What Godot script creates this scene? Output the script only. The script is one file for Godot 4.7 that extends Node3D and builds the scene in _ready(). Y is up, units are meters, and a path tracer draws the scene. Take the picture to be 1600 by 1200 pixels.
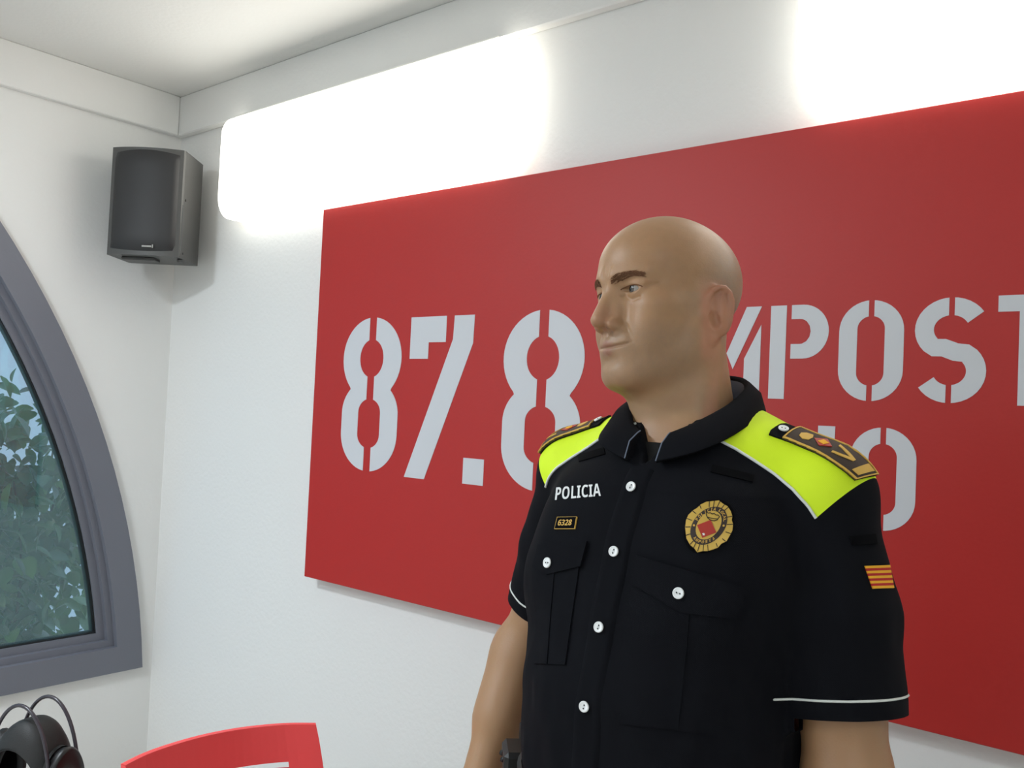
extends Node3D
# A man in a police uniform stands in front of a red sign in a small white radio studio.
# The corner of the room is the origin: the sign wall lies along +x at z = 0, the window wall along +z at x = 0.

const FPX := 1375.29                      # focal length in pixels of the 1600 x 1200 frame
const MAN := Vector3(2.755, 0, 0.77)      # where the man stands; he faces +z
const CEIL := 2.67
var cam_pos := Vector3(3.334, 1.47, 1.8701)
var cam_b := Basis()
var M := {}
var used := {}
var rng := RandomNumberGenerator.new()
var folds := FastNoiseLite.new()

# ------------------------------------------------------------------ mesh building
class MB:
	var v := PackedVector3Array()
	var n := PackedVector3Array()
	var c := PackedColorArray()
	var i := PackedInt32Array()
	func tri(a: Vector3, b: Vector3, d: Vector3) -> void:      # counter-clockwise seen from outside
		var m := (b - a).cross(d - a)
		if m.length_squared() < 1e-18: return
		m = m.normalized()
		var k := v.size()
		v.append(a); v.append(d); v.append(b)
		n.append(m); n.append(m); n.append(m)
		i.append(k); i.append(k + 1); i.append(k + 2)
	func quad(a: Vector3, b: Vector3, d: Vector3, e: Vector3) -> void:
		tri(a, b, d); tri(a, d, e)
	func add(o) -> void:
		var k := v.size()
		v.append_array(o.v); n.append_array(o.n); c.append_array(o.c)
		for q in o.i: i.append(q + k)
	func box(t: Transform3D, s: Vector3, b := 0.0) -> void:     # chamfered box centred on t
		var h := s * 0.5
		b = minf(b, minf(h.x, minf(h.y, h.z)) * 0.9)
		for ax in 3:
			var u := (ax + 1) % 3
			var w := (ax + 2) % 3
			for sg in [-1.0, 1.0]:
				var q := []
				for k in [[-1, -1], [1, -1], [1, 1], [-1, 1]]:
					var p := Vector3.ZERO
					p[ax] = sg * h[ax]; p[u] = k[0] * (h[u] - b); p[w] = k[1] * (h[w] - b)
					q.append(t * p)
				if sg > 0: quad(q[0], q[1], q[2], q[3])
				else: quad(q[3], q[2], q[1], q[0])
			if b <= 0: continue
			for su in [-1.0, 1.0]:
				for sw in [-1.0, 1.0]:
					var q := []
					for k in [[-1.0, 0], [1.0, 0], [1.0, 1], [-1.0, 1]]:
						var p := Vector3.ZERO
						p[ax] = k[0] * (h[ax] - b)
						p[u] = su * (h[u] - (0.0 if k[1] == 0 else b))
						p[w] = sw * (h[w] - (b if k[1] == 0 else 0.0))
						q.append(t * p)
					if su * sw > 0: quad(q[0], q[3], q[2], q[1]) if false else quad(q[3], q[2], q[1], q[0])
					else: quad(q[0], q[1], q[2], q[3])
		if b > 0:
			for sx in [-1.0, 1.0]:
				for sy in [-1.0, 1.0]:
					for sz in [-1.0, 1.0]:
						var p0 := t * Vector3(sx * h.x, sy * (h.y - b), sz * (h.z - b))
						var p1 := t * Vector3(sx * (h.x - b), sy * h.y, sz * (h.z - b))
						var p2 := t * Vector3(sx * (h.x - b), sy * (h.y - b), sz * h.z)
						if sx * sy * sz > 0: tri(p0, p1, p2)
						else: tri(p2, p1, p0)
	func rows(P: Array, close_u := false, flip := false) -> void:  # a smooth sheet through rows of points
		var r := P.size()
		var m: int = P[0].size()
		var k := v.size()
		for a in r:
			for b in m:
				var ua: Vector3 = P[mini(a + 1, r - 1)][b] - P[maxi(a - 1, 0)][b]
				var b1 := (b + 1) % m if close_u else mini(b + 1, m - 1)
				var b0 := (b - 1 + m) % m if close_u else maxi(b - 1, 0)
				var ub: Vector3 = P[a][b1] - P[a][b0]
				var q := ua.cross(ub)
				q = q.normalized() if q.length_squared() > 1e-20 else Vector3.UP
				v.append(P[a][b]); n.append(-q if flip else q)
		for a in r - 1:
			for b in (m if close_u else m - 1):
				var b1 := (b + 1) % m
				var q0 := k + a * m + b; var q1 := k + (a + 1) * m + b; var q2 := k + (a + 1) * m + b1; var q3 := k + a * m + b1
				if flip: i.append_array(PackedInt32Array([q0, q1, q2, q0, q2, q3]))
				else: i.append_array(PackedInt32Array([q0, q2, q1, q0, q3, q2]))
	func tube(P: Array, rad, sides := 10, caps := true, closed := false) -> void:
		var R := []
		var up := Vector3.UP
		var m := P.size()
		for a in m:
			var t: Vector3
			if closed: t = (P[(a + 1) % m] - P[(a - 1 + m) % m]).normalized()
			else: t = (P[mini(a + 1, m - 1)] - P[maxi(a - 1, 0)]).normalized()
			if a == 0 and absf(t.dot(up)) > 0.95: up = Vector3.RIGHT
			var x := up.cross(t).normalized()
			up = t.cross(x).normalized()
			var row := PackedVector3Array()
			var rr: float = rad if rad is float else rad[a]
			for b in sides:
				var an := TAU * b / sides
				row.append(P[a] + (x * cos(an) + up * sin(an)) * rr)
			R.append(row)
		if closed: R.append(R[0])
		rows(R, true, true)
		if caps and not closed:
			for b in sides:
				tri(P[0], R[0][(b + 1) % sides], R[0][b])
				tri(P[m - 1], R[m - 1][b], R[m - 1][(b + 1) % sides])
	func lathe(prof: PackedVector2Array, t: Transform3D, sides := 24) -> void:  # profile of (radius, height) from bottom to top, round local y
		var R := []
		for q in prof:
			var row := PackedVector3Array()
			for b in sides:
				var an := TAU * b / sides
				row.append(t * Vector3(cos(an) * q.x, q.y, sin(an) * q.x))
			R.append(row)
		rows(R, true, false)
	func prism(poly: PackedVector2Array, t: Transform3D, d: float) -> void:   # polygon in the xy plane of t, from z = 0 to z = d
		var ix := Geometry2D.triangulate_polygon(poly)
		for k in range(0, ix.size(), 3):
			var a := poly[ix[k]]; var b := poly[ix[k + 1]]; var e := poly[ix[k + 2]]
			if (b - a).cross(e - a) < 0:
				var s := b; b = e; e = s
			tri(t * Vector3(a.x, a.y, d), t * Vector3(b.x, b.y, d), t * Vector3(e.x, e.y, d))
			tri(t * Vector3(a.x, a.y, 0), t * Vector3(e.x, e.y, 0), t * Vector3(b.x, b.y, 0))
		var cw := Geometry2D.is_polygon_clockwise(poly)
		for k in poly.size():
			var a := poly[k]; var b := poly[(k + 1) % poly.size()]
			if cw:
				var s := a; a = b; b = s
			quad(t * Vector3(a.x, a.y, 0), t * Vector3(b.x, b.y, 0), t * Vector3(b.x, b.y, d), t * Vector3(a.x, a.y, d))
	func mesh() -> ArrayMesh:
		var a := []
		a.resize(Mesh.ARRAY_MAX)
		a[Mesh.ARRAY_VERTEX] = v; a[Mesh.ARRAY_NORMAL] = n; a[Mesh.ARRAY_INDEX] = i
		if c.size() == v.size(): a[Mesh.ARRAY_COLOR] = c
		var m := ArrayMesh.new()
		m.add_surface_from_arrays(Mesh.PRIMITIVE_TRIANGLES, a)
		return m

func T(p: Vector3, b := Basis()) -> Transform3D:
	return Transform3D(b, p)

func at_box(p: Vector3, s: Vector3, b := 0.0) -> MB:
	var m := MB.new()
	m.box(T(p), s, b)
	return m

# ------------------------------------------------------------------ nodes, names, labels
func numbered(called: String) -> String:
	if not used.has(called):
		used[called] = 0
		return called
	used[called] += 1
	return "%s_%03d" % [called, used[called]]

func thing(called: String, label: String, category: String, at := Vector3.ZERO, b := Basis(), group := "") -> Node3D:
	var o := Node3D.new()
	o.name = numbered(called)
	add_child(o)
	o.transform = T(at, b)
	o.set_meta("label", label); o.set_meta("category", category)
	if group: o.set_meta("group", group)
	return o

func part(m, called: String, mat: Material, parent: Node, label := "") -> MeshInstance3D:
	var o := MeshInstance3D.new()
	o.name = called
	o.mesh = m.mesh() if m is MB else m
	o.material_override = mat
	parent.add_child(o, true)
	if label: o.set_meta("label", label)
	return o

func struct(m, called: String, mat: Material, label: String, category: String) -> MeshInstance3D:
	var o := part(m, called, mat, self, label)
	o.set_meta("kind", "structure"); o.set_meta("category", category)
	return o

# ------------------------------------------------------------------ materials
func noise_image(freq: float, seed_: int, size := 256, oct := 4) -> Image:
	var f := FastNoiseLite.new()
	f.seed = seed_; f.frequency = freq; f.fractal_octaves = oct
	return f.get_seamless_image(size, size)

func mat(col: Color, rough := 0.7, metal := 0.0, bump = null, scale := 1.0, depth := 0.5) -> StandardMaterial3D:
	var m := StandardMaterial3D.new()
	m.albedo_color = col; m.roughness = rough; m.metallic = metal
	if bump != null:
		m.normal_enabled = true; m.normal_texture = bump; m.normal_scale = depth
		m.uv1_triplanar = true; m.uv1_scale = Vector3.ONE * scale
	return m

func make_materials() -> void:
	var g := noise_image(0.06, 3)
	g.bump_map_to_normal_map(3.0)
	var grain := ImageTexture.create_from_image(g)
	var w := Image.create(128, 128, false, Image.FORMAT_RGBA8)      # twill weave
	for y in 128:
		for x in 128:
			var k := 0.5 + 0.3 * sin((x + y) * TAU / 8.0) + 0.2 * sin((x - y) * TAU / 16.0)
			w.set_pixel(x, y, Color(k, k, k))
	w.bump_map_to_normal_map(2.0)
	var weave := ImageTexture.create_from_image(w)
	M.wall = mat(Color(0.92, 0.92, 0.912), 0.85, 0, grain, 3.0, 0.12)
	M.ceiling = mat(Color(0.90, 0.90, 0.89), 0.9, 0, grain, 3.0, 0.12)
	M.trim = mat(Color(0.92, 0.92, 0.912), 0.7, 0, grain, 3.0, 0.1)
	M.floor = mat(Color(0.74, 0.72, 0.68), 0.55, 0, grain, 2.0, 0.15)
	M.door = mat(Color(0.72, 0.72, 0.7), 0.5)
	M.frame = mat(Color(0.44, 0.45, 0.49), 0.5, 0.0, grain, 6.0, 0.1)
	M.gasket = mat(Color(0.08, 0.09, 0.1), 0.6)
	var gl := mat(Color(0.62, 0.86, 0.90, 0.09), 0.02)
	gl.transparency = BaseMaterial3D.TRANSPARENCY_ALPHA
	M.glass = gl
	M.red = mat(Color(0.71, 0.135, 0.115), 0.5, 0, grain, 5.0, 0.05)
	M.vinyl = mat(Color(0.82, 0.83, 0.85), 0.5)
	M.white_metal = mat(Color(0.9, 0.9, 0.88), 0.4)
	var tb := mat(Color(1, 1, 1), 0.4)
	tb.emission_enabled = true; tb.emission = Color(1.0, 0.985, 0.94); tb.emission_energy_multiplier = TUBE_GLOW
	M.tube = tb
	var pn := mat(Color(1, 1, 1), 0.5)
	pn.emission_enabled = true; pn.emission = Color(0.95, 0.98, 1.0); pn.emission_energy_multiplier = PANEL_GLOW
	M.panel = pn
	M.speaker_body = mat(Color(0.30, 0.30, 0.295), 0.45, 0, grain, 14.0, 0.3)
	M.speaker_grille = mat(Color(0.155, 0.155, 0.16), 0.5, 0, grain, 60.0, 0.6)
	M.speaker_mark = mat(Color(0.62, 0.62, 0.6), 0.4)
	M.steel = mat(Color(0.5, 0.5, 0.5), 0.35, 0.9)
	M.black_plastic = mat(Color(0.055, 0.055, 0.06), 0.4)
	M.hoop = mat(Color(0.22, 0.20, 0.23), 0.3)
	M.leather = mat(Color(0.085, 0.085, 0.085), 0.6, 0, grain, 20.0, 0.5)
	M.chair = mat(Color(0.95, 0.30, 0.31), 0.38)
	M.table = mat(Color(0.8, 0.8, 0.78), 0.5)
	var cl := mat(Color(0.064, 0.068, 0.086), 0.85, 0, weave, 60.0, 0.35)
	cl.metallic_specular = 0.2
	cl.rim_enabled = true; cl.rim = 0.05; cl.rim_tint = 0.5
	M.cloth = cl
	M.under = mat(Color(0.018, 0.018, 0.02), 0.95, 0, weave, 40.0, 0.3)
	M.neon = mat(Color(0.85, 0.97, 0.10), 0.7, 0, weave, 60.0, 0.3)
	M.piping = mat(Color(0.86, 0.88, 0.86), 0.5)
	M.lining = mat(Color(0.42, 0.46, 0.53), 0.8, 0, weave, 60.0, 0.3)
	M.button = mat(Color(0.93, 0.94, 0.94), 0.3)
	M.hole = mat(Color(0.12, 0.12, 0.12), 0.8)
	M.gold = mat(Color(0.80, 0.66, 0.30), 0.45, 0.25)
	M.gold_thread = mat(Color(0.83, 0.66, 0.28), 0.6)
	M.badge_dark = mat(Color(0.17, 0.12, 0.10), 0.6)
	M.badge_red = mat(Color(0.66, 0.16, 0.10), 0.5)
	M.badge_line = mat(Color(0.22, 0.17, 0.08), 0.7)
	M.patch = mat(Color(0.052, 0.053, 0.062), 0.95, 0, grain, 80.0, 0.5)
	M.patch.metallic_specular = 0.15
	M.slide = mat(Color(0.20, 0.145, 0.10), 0.7, 0, weave, 80.0, 0.4)
	M.flag_gold = mat(Color(0.93, 0.68, 0.12), 0.7, 0, weave, 90.0, 0.3)
	M.flag_red = mat(Color(0.70, 0.08, 0.07), 0.7, 0, weave, 90.0, 0.3)
	M.letter = mat(Color(0.86, 0.87, 0.87), 0.5)
	M.belt = mat(Color(0.03, 0.03, 0.032), 0.5)
	M.trousers = mat(Color(0.045, 0.047, 0.06), 0.85, 0, weave, 50.0, 0.35)
	M.shoe = mat(Color(0.03, 0.03, 0.03), 0.3)
	var pores := noise_image(0.12, 9)
	pores.bump_map_to_normal_map(2.0)
	var sk := mat(Color(1, 1, 1), 0.47, 0, ImageTexture.create_from_image(pores), 9.0, 0.16)
	sk.vertex_color_use_as_albedo = true
	sk.subsurf_scatter_enabled = true; sk.subsurf_scatter_strength = 0.12
	M.skin = sk
	var ey := mat(Color(1, 1, 1), 0.18)
	ey.vertex_color_use_as_albedo = true
	M.eye = ey
	M.brow = mat(Color(0.46, 0.33, 0.25), 0.9)
	M.brow.metallic_specular = 0.1
	M.outside_wall = mat(Color(0.80, 0.84, 0.86), 0.9, 0, grain, 2.0, 0.3)
	M.paving = mat(Color(0.5, 0.5, 0.48), 0.9)
	M.leaf = []
	for k in 4:
		var lf := mat([Color(0.13, 0.25, 0.15), Color(0.17, 0.31, 0.14), Color(0.10, 0.20, 0.14), Color(0.23, 0.36, 0.16)][k], 0.35)
		lf.backlight_enabled = true; lf.backlight = Color(0.25, 0.4, 0.15)
		M.leaf.append(lf)
	M.stem = mat(Color(0.2, 0.16, 0.1), 0.9)

# ------------------------------------------------------------------ fields and their meshes
func sm(a: float, b: float, k: float) -> float:
	var h := maxf(k - absf(a - b), 0.0) / k
	return minf(a, b) - h * h * k * 0.25

func sx(a: float, b: float, k: float) -> float:      # smooth maximum
	return -sm(-a, -b, k)

func cone(p: Vector3, a: Vector3, b: Vector3, ra: float, rb: float) -> float:
	var ba := b - a
	var t := clampf((p - a).dot(ba) / ba.length_squared(), 0.0, 1.0)
	return (p - a - ba * t).length() - lerpf(ra, rb, t)

func ell(p: Vector3, c: Vector3, r: Vector3) -> float:
	var q := (p - c) / r
	var k0 := q.length()
	if k0 < 1e-5: return -minf(r.x, minf(r.y, r.z))
	return k0 * (k0 - 1.0) / (q / r).length()

func nets(f: Callable, lo: Vector3, hi: Vector3, h: float, slack := 1.5, B := 4) -> MB:
	var bx := int(ceil((hi.x - lo.x) / h / B)); var by := int(ceil((hi.y - lo.y) / h / B)); var bz := int(ceil((hi.z - lo.z) / h / B))
	var nx := bx * B + 1; var ny := by * B + 1; var nz := bz * B + 1
	var val := PackedFloat32Array()
	val.resize(nx * ny * nz); val.fill(1e9)
	var cell := PackedInt32Array()
	cell.resize(nx * ny * nz); cell.fill(-1)
	var reach := B * h * 0.87 * slack
	var act := PackedInt32Array()
	for k in bz:
		for j in by:
			for i in bx:
				var d: float = f.call(lo + Vector3(i + 0.5, j + 0.5, k + 0.5) * (B * h))
				if absf(d) < reach:
					act.append(i * B); act.append(j * B); act.append(k * B)
	for q in range(0, act.size(), 3):
		for k in range(act[q + 2], act[q + 2] + B + 1):
			for j in range(act[q + 1], act[q + 1] + B + 1):
				for i in range(act[q], act[q] + B + 1):
					var id := i + nx * (j + ny * k)
					if val[id] > 1e8: val[id] = f.call(lo + Vector3(i, j, k) * h)
	var out := MB.new()
	var co := [0, 1, nx, nx + 1, nx * ny, nx * ny + 1, nx * ny + nx, nx * ny + nx + 1]
	var edges := [[0, 1], [2, 3], [4, 5], [6, 7], [0, 2], [1, 3], [4, 6], [5, 7], [0, 4], [1, 5], [2, 6], [3, 7]]
	var spot := [Vector3(0, 0, 0), Vector3(1, 0, 0), Vector3(0, 1, 0), Vector3(1, 1, 0), Vector3(0, 0, 1), Vector3(1, 0, 1), Vector3(0, 1, 1), Vector3(1, 1, 1)]
	var e := h * 0.35
	for q in range(0, act.size(), 3):
		for k in range(act[q + 2], act[q + 2] + B):
			for j in range(act[q + 1], act[q + 1] + B):
				for i in range(act[q], act[q] + B):
					var id := i + nx * (j + ny * k)
					var mask := 0
					for m in 8:
						if val[id + co[m]] < 0.0: mask |= 1 << m
					if mask == 0 or mask == 255: continue
					var s := Vector3.ZERO
					var cnt := 0
					for ed in edges:
						var a: float = val[id + co[ed[0]]]
						var b: float = val[id + co[ed[1]]]
						if (a < 0.0) != (b < 0.0):
							s += spot[ed[0]].lerp(spot[ed[1]], a / (a - b)); cnt += 1
					var p := lo + (Vector3(i, j, k) + s / cnt) * h
					var g := Vector3.ZERO
					for w in [Vector3(1, -1, -1), Vector3(-1, -1, 1), Vector3(-1, 1, -1), Vector3(1, 1, 1)]:
						g += w * f.call(p + w * e)
					var gl := g.length() / (4.0 * e)
					g = g.normalized()
					p -= g * clampf(f.call(p) / maxf(gl, 0.5), -h * 0.6, h * 0.6)
					cell[id] = out.v.size()
					out.v.append(p); out.n.append(g)
	var st := [1, nx, nx * ny]
	for q in range(0, act.size(), 3):
		for k in range(act[q + 2], act[q + 2] + B):
			for j in range(act[q + 1], act[q + 1] + B):
				for i in range(act[q], act[q] + B):
					if i == 0 or j == 0 or k == 0: continue
					var id := i + nx * (j + ny * k)
					var a := val[id] < 0.0
					for ax in 3:
						var b := val[id + st[ax]] < 0.0
						if a == b: continue
						var u: int = st[(ax + 1) % 3]
						var w: int = st[(ax + 2) % 3]
						var q0 := cell[id - u - w]; var q1 := cell[id - w]; var q2 := cell[id]; var q3 := cell[id - u]
						if q0 < 0 or q1 < 0 or q2 < 0 or q3 < 0: continue
						if a: out.i.append_array(PackedInt32Array([q0, q2, q1, q0, q3, q2]))
						else: out.i.append_array(PackedInt32Array([q0, q1, q2, q0, q2, q3]))
	return out

func split(m: MB, f: Callable) -> Array:      # cuts a mesh along f = 0: [where f >= 0, where f < 0]
	var d := PackedFloat32Array()
	d.resize(m.v.size())
	for k in m.v.size(): d[k] = f.call(m.v[k])
	var out := [MB.new(), MB.new()]
	var maps := [{}, {}]
	for k in range(0, m.i.size(), 3):
		var t := [m.i[k], m.i[k + 1], m.i[k + 2]]
		for side in 2:
			var sg := 1.0 if side == 0 else -1.0
			var o: MB = out[side]
			var mp: Dictionary = maps[side]
			var poly := PackedInt32Array()
			for e in 3:
				var a: int = t[e]
				var b: int = t[(e + 1) % 3]
				var ia := d[a] * sg >= 0.0 if side == 0 else d[a] < 0.0
				var ib := d[b] * sg >= 0.0 if side == 0 else d[b] < 0.0
				if ia:
					if not mp.has(a):
						mp[a] = o.v.size(); o.v.append(m.v[a]); o.n.append(m.n[a])
					poly.append(mp[a])
				if ia != ib:
					var key := Vector2i(mini(a, b), maxi(a, b))
					if not mp.has(key):
						var w := d[key.x] / (d[key.x] - d[key.y])
						mp[key] = o.v.size(); o.v.append(m.v[key.x].lerp(m.v[key.y], w)); o.n.append(m.n[key.x].lerp(m.n[key.y], w).normalized())
					poly.append(mp[key])
			for e in range(1, poly.size() - 1):
				o.i.append_array(PackedInt32Array([poly[0], poly[e], poly[e + 1]]))
	return out

# ------------------------------------------------------------------ the man (x to his left, y up, z where his chest faces)
const HEAD := Vector3(-0.0440, 1.6420, 0.013)
const HS := 1.05
var head_b := Basis(Vector3.UP, -0.3647) * Basis(Vector3.BACK, 0.075)
var shoulder := [Vector3(-0.190, 1.372, -0.016), Vector3(0.180, 1.372, -0.003)]
var hem := [Vector3(-0.272, 1.156, -0.050), Vector3(0.226, 1.129, 0.028)]
var elbow := [Vector3(-0.310, 1.085, -0.046), Vector3(0.238, 1.075, 0.036)]
var wrist := [Vector3(-0.304, 0.865, 0.074), Vector3(0.262, 0.845, 0.105)]
var hem_r := [0.063, 0.074]
# torso outline: y, half width, middle of depth, half depth
var torso := [[0.86, 0.178, 0.040, 0.150], [0.95, 0.176, 0.048, 0.165], [1.03, 0.174, 0.053, 0.176], [1.13, 0.173, 0.054, 0.174], [1.216, 0.176, 0.045, 0.160], [1.304, 0.180, 0.030, 0.150], [1.38, 0.172, 0.010, 0.134], [1.43, 0.140, -0.004, 0.107], [1.48, 0.085, -0.016, 0.078], [1.54, 0.066, -0.02, 0.066]]

func torso_d(p: Vector3, grow: float) -> float:
	var k := 0
	while k < torso.size() - 2 and p.y > torso[k + 1][0]: k += 1
	var t := clampf((p.y - torso[k][0]) / (torso[k + 1][0] - torso[k][0]), 0.0, 1.0)
	t = t * t * (3.0 - 2.0 * t) * 0.4 + t * 0.6
	var a: float = lerpf(torso[k][1], torso[k + 1][1], t) + grow
	var b: float = lerpf(torso[k][3], torso[k + 1][3], t) + grow
	var z: float = p.z - lerpf(torso[k][2], torso[k + 1][2], t)
	var wide := 0.009 * clampf((1.25 - p.y) / 0.15, 0.0, 1.0)
	a += wide
	var u := pow(pow(absf(p.x - wide) / a, 2.3) + pow(absf(z) / b, 2.3), 1.0 / 2.3)
	return (u - 1.0) * minf(a, b) * 0.85

func shirt_solid(p: Vector3) -> float:
	var d := torso_d(p, 0.0)
	d = sx(d, p.y - 1.475, 0.03)
	d = sx(d, 0.955 - p.y, 0.01)
	var s := 1 if p.x > 0 else 0
	var sg := 1.0 if p.x > 0 else -1.0
	d = sm(d, cone(p, Vector3(0.045 * sg, 1.44, -0.022), Vector3(0.186 * sg, 1.384, -0.006), 0.047, 0.062), 0.05)
	d = sm(d, cone(p, Vector3(0.08 * sg, 1.30, 0.075), Vector3(0.10 * sg, 1.25, 0.085), 0.082, 0.080), 0.05)
	var dir: Vector3 = (hem[s] - shoulder[s]).normalized()
	var mid: Vector3 = shoulder[s].lerp(hem[s], 0.55) + Vector3(0.007 * sg, 0, 0)
	var sl := sm(cone(p, shoulder[s], mid, 0.062, hem_r[s] - 0.002), cone(p, mid, hem[s] + dir * 0.03, hem_r[s] - 0.002, hem_r[s]), 0.01)
	sl = maxf(sl, (p - hem[s]).dot(dir) - 0.014)          # cut back to the hem once it is a mesh
	sl = maxf(sl, -maxf(cone(p, mid, hem[s] + dir * 0.06, hem_r[s] - 0.017, hem_r[s] - 0.0155), -(p - hem[s] + dir * 0.05).dot(dir)))
	d = sm(d, sl, 0.022)
	return d

func shirt_d(p: Vector3) -> float:
	var d := shirt_solid(p)
	if absf(d) < 0.05:
		var q := Vector3(p.x, p.y * 0.55 + p.x * 0.35, p.z)
		d -= 0.0042 * folds.get_noise_3dv(q) * clampf((1.47 - p.y) * 6.0, 0.0, 1.0) + 0.003 * folds.get_noise_3dv(q * 2.3 + Vector3(5, 2, 1)) * clampf((1.36 - p.y) * 5.0, 0.0, 1.0)
	if p.y > 1.33:                                          # the opening at the neck
		d = maxf(d, -cone(p, Vector3(0, 1.40, -0.012), Vector3(-0.01, 1.60, -0.012), 0.060, 0.075))
		var w := (p.y - 1.408) * 0.62 - absf(p.x + 0.002)
		d = maxf(d, minf(w * 0.8, minf(p.z - 0.02, p.y - 1.40)))
	return d

func under_d(p: Vector3) -> float:
	var d := torso_d(p, -0.011)
	d = sx(d, p.y - 1.468, 0.02)
	var sg := 1.0 if p.x > 0 else -1.0
	d = sm(d, cone(p, Vector3(0.045 * sg, 1.44, -0.022), Vector3(0.17 * sg, 1.384, -0.006), 0.037, 0.048), 0.05)
	return d

func neck_d(p: Vector3) -> float:
	var a := HEAD + head_b * Vector3(0, -0.075, -0.030)
	var d := cone(p, Vector3(-0.002, 1.40, -0.022), a, 0.065, 0.061)
	d = sm(d, cone(p, Vector3(-0.008, 1.42, 0.012), HEAD + head_b * Vector3(0, -0.105, 0.022), 0.046, 0.040), 0.05)   # throat
	d = sm(d, cone(p, Vector3(0.03, 1.425, 0.045), HEAD + head_b * Vector3(0.055, -0.06, -0.03), 0.016, 0.022), 0.03)  # the cord from collarbone to behind the ear
	return d

func seg(p: Vector2, a: Vector2, b: Vector2) -> float:
	var ba := b - a
	return (p - a - ba * clampf((p - a).dot(ba) / ba.length_squared(), 0.0, 1.0)).length()

func dent(x: float, w: float) -> float:
	x /= w
	return exp(-x * x) if absf(x) < 3.0 else 0.0

func head_d(w: Vector3) -> float:
	var l := head_b.inverse() * (w - HEAD) / HS
	var p := Vector3(absf(l.x), l.y, l.z)
	var d := ell(p, Vector3(0, 0.023, -0.012), Vector3(0.0765, 0.0825, 0.094))
	d = sm(d, ell(p, Vector3(0, 0.034, 0.022), Vector3(0.064, 0.050, 0.064)), 0.03)            # forehead
	d = sm(d, ell(p, Vector3(0.0, 0.012, -0.048), Vector3(0.066, 0.062, 0.058)), 0.03)            # back of the skull
	d = sm(d, ell(p, Vector3(0, -0.042, 0.026), Vector3(0.061, 0.078, 0.056)), 0.03)              # face
	d = sm(d, cone(p, Vector3(0.050, -0.078, 0.006), Vector3(0.018, -0.112, 0.064), 0.020, 0.019), 0.025)   # jaw
	d = sm(d, cone(p, Vector3(0.054, -0.03, -0.004), Vector3(0.050, -0.078, 0.006), 0.022, 0.020), 0.03)
	d = sm(d, ell(p, Vector3(0, -0.086, 0.034), Vector3(0.046, 0.040, 0.046)), 0.03)
	d = sm(d, ell(p, Vector3(0, -0.112, 0.073), Vector3(0.021, 0.017, 0.018)), 0.014)             # chin
	if l.z > 0.0:
		d = sm(d, ell(p, Vector3(0.047, -0.026, 0.046), Vector3(0.022, 0.017, 0.026)), 0.02)      # cheekbone
		d = sm(d, ell(p, Vector3(0.040, -0.056, 0.050), Vector3(0.021, 0.026, 0.026)), 0.022)     # cheek
		d = sm(d, cone(p, Vector3(0.009, 0.0115, 0.0845), Vector3(0.044, 0.0135, 0.0640), 0.0105, 0.0095), 0.018)   # brow
		d = sm(d, ell(p, Vector3(0, -0.076, 0.069), Vector3(0.030, 0.025, 0.024)), 0.018)         # mouth mound
		d = sx(d, -ell(p, Vector3(0.034, -0.005, 0.0930), Vector3(0.0185, 0.0105, 0.0155)), 0.012)  # socket
		d = sm(d, ell(p, Vector3(0.033, -0.006, 0.0665), Vector3(0.0150, 0.0140, 0.0142)), 0.006)   # lids
		d = sm(d, cone(p, Vector3(0.018, 0.0026, 0.0800), Vector3(0.047, 0.0015, 0.0690), 0.0028, 0.003), 0.006)
		var lid := ell(p, Vector3(0.0325, -0.0060, 0.0825), Vector3(0.0150, 0.0047, 0.0095))
		d = sx(d, -lid, 0.0015)
		d = sm(d, cone(p, Vector3(0, 0.002, 0.0845), Vector3(0, -0.0445, 0.1075), 0.0075, 0.0100), 0.012)   # nose
		d = sm(d, cone(p, Vector3(0.006, -0.008, 0.0800), Vector3(0.010, -0.048, 0.0880), 0.0075, 0.010), 0.012)
		d = sm(d, ell(p, Vector3(0.0138, -0.0500, 0.0920), Vector3(0.0070, 0.0080, 0.0115)), 0.004)        # wings
		d = sx(d, -ell(p, Vector3(0.0078, -0.0595, 0.0975), Vector3(0.0036, 0.0042, 0.0062)), 0.003)       # nostrils
		d = sm(d, cone(p, Vector3(0, -0.0725, 0.0915), Vector3(0.0250, -0.0765, 0.0790), 0.0050, 0.0026), 0.006)   # lips
		d = sm(d, cone(p, Vector3(0, -0.0850, 0.0895), Vector3(0.0215, -0.0800, 0.0795), 0.0058, 0.0034), 0.006)
		d = sx(d, -ell(p, Vector3(0, -0.0955, 0.1005), Vector3(0.022, 0.006, 0.011)), 0.010)
		var q := Vector2(p.x, p.y)
		d += 0.0030 * dent(p.y + 0.0790 - 0.0034 * pow(p.x / 0.03, 2.0), 0.0019) * clampf((0.0370 - p.x) / 0.012, 0.0, 1.0)       # between the lips
		d += 0.0016 * dent(minf(seg(q, Vector2(0.0205, -0.0470), Vector2(0.0310, -0.0620)), seg(q, Vector2(0.0310, -0.0620), Vector2(0.0400, -0.0860))), 0.0032) * clampf((p.y + 0.084) / 0.018, 0.0, 1.0)   # fold from nose to mouth
		d += 0.0012 * dent(seg(q, Vector2(0.0, -0.0600), Vector2(0.0, -0.0690)), 0.0032)                 # philtrum
		d += 0.0012 * dent(minf(seg(q, Vector2(0.0200, -0.0130), Vector2(0.0310, -0.0195)), seg(q, Vector2(0.0310, -0.0195), Vector2(0.0430, -0.0180))), 0.0028)   # under the eye
		d += 0.0010 * dent(seg(q, Vector2(0.0500, -0.0050), Vector2(0.0580, -0.0020)), 0.0020)
		d += 0.0009 * dent(seg(q, Vector2(0.0055, 0.0140), Vector2(0.0070, 0.0270)), 0.0022)              # frown line
	d = sm(d, neck_d(w) / HS, 0.022)
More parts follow.
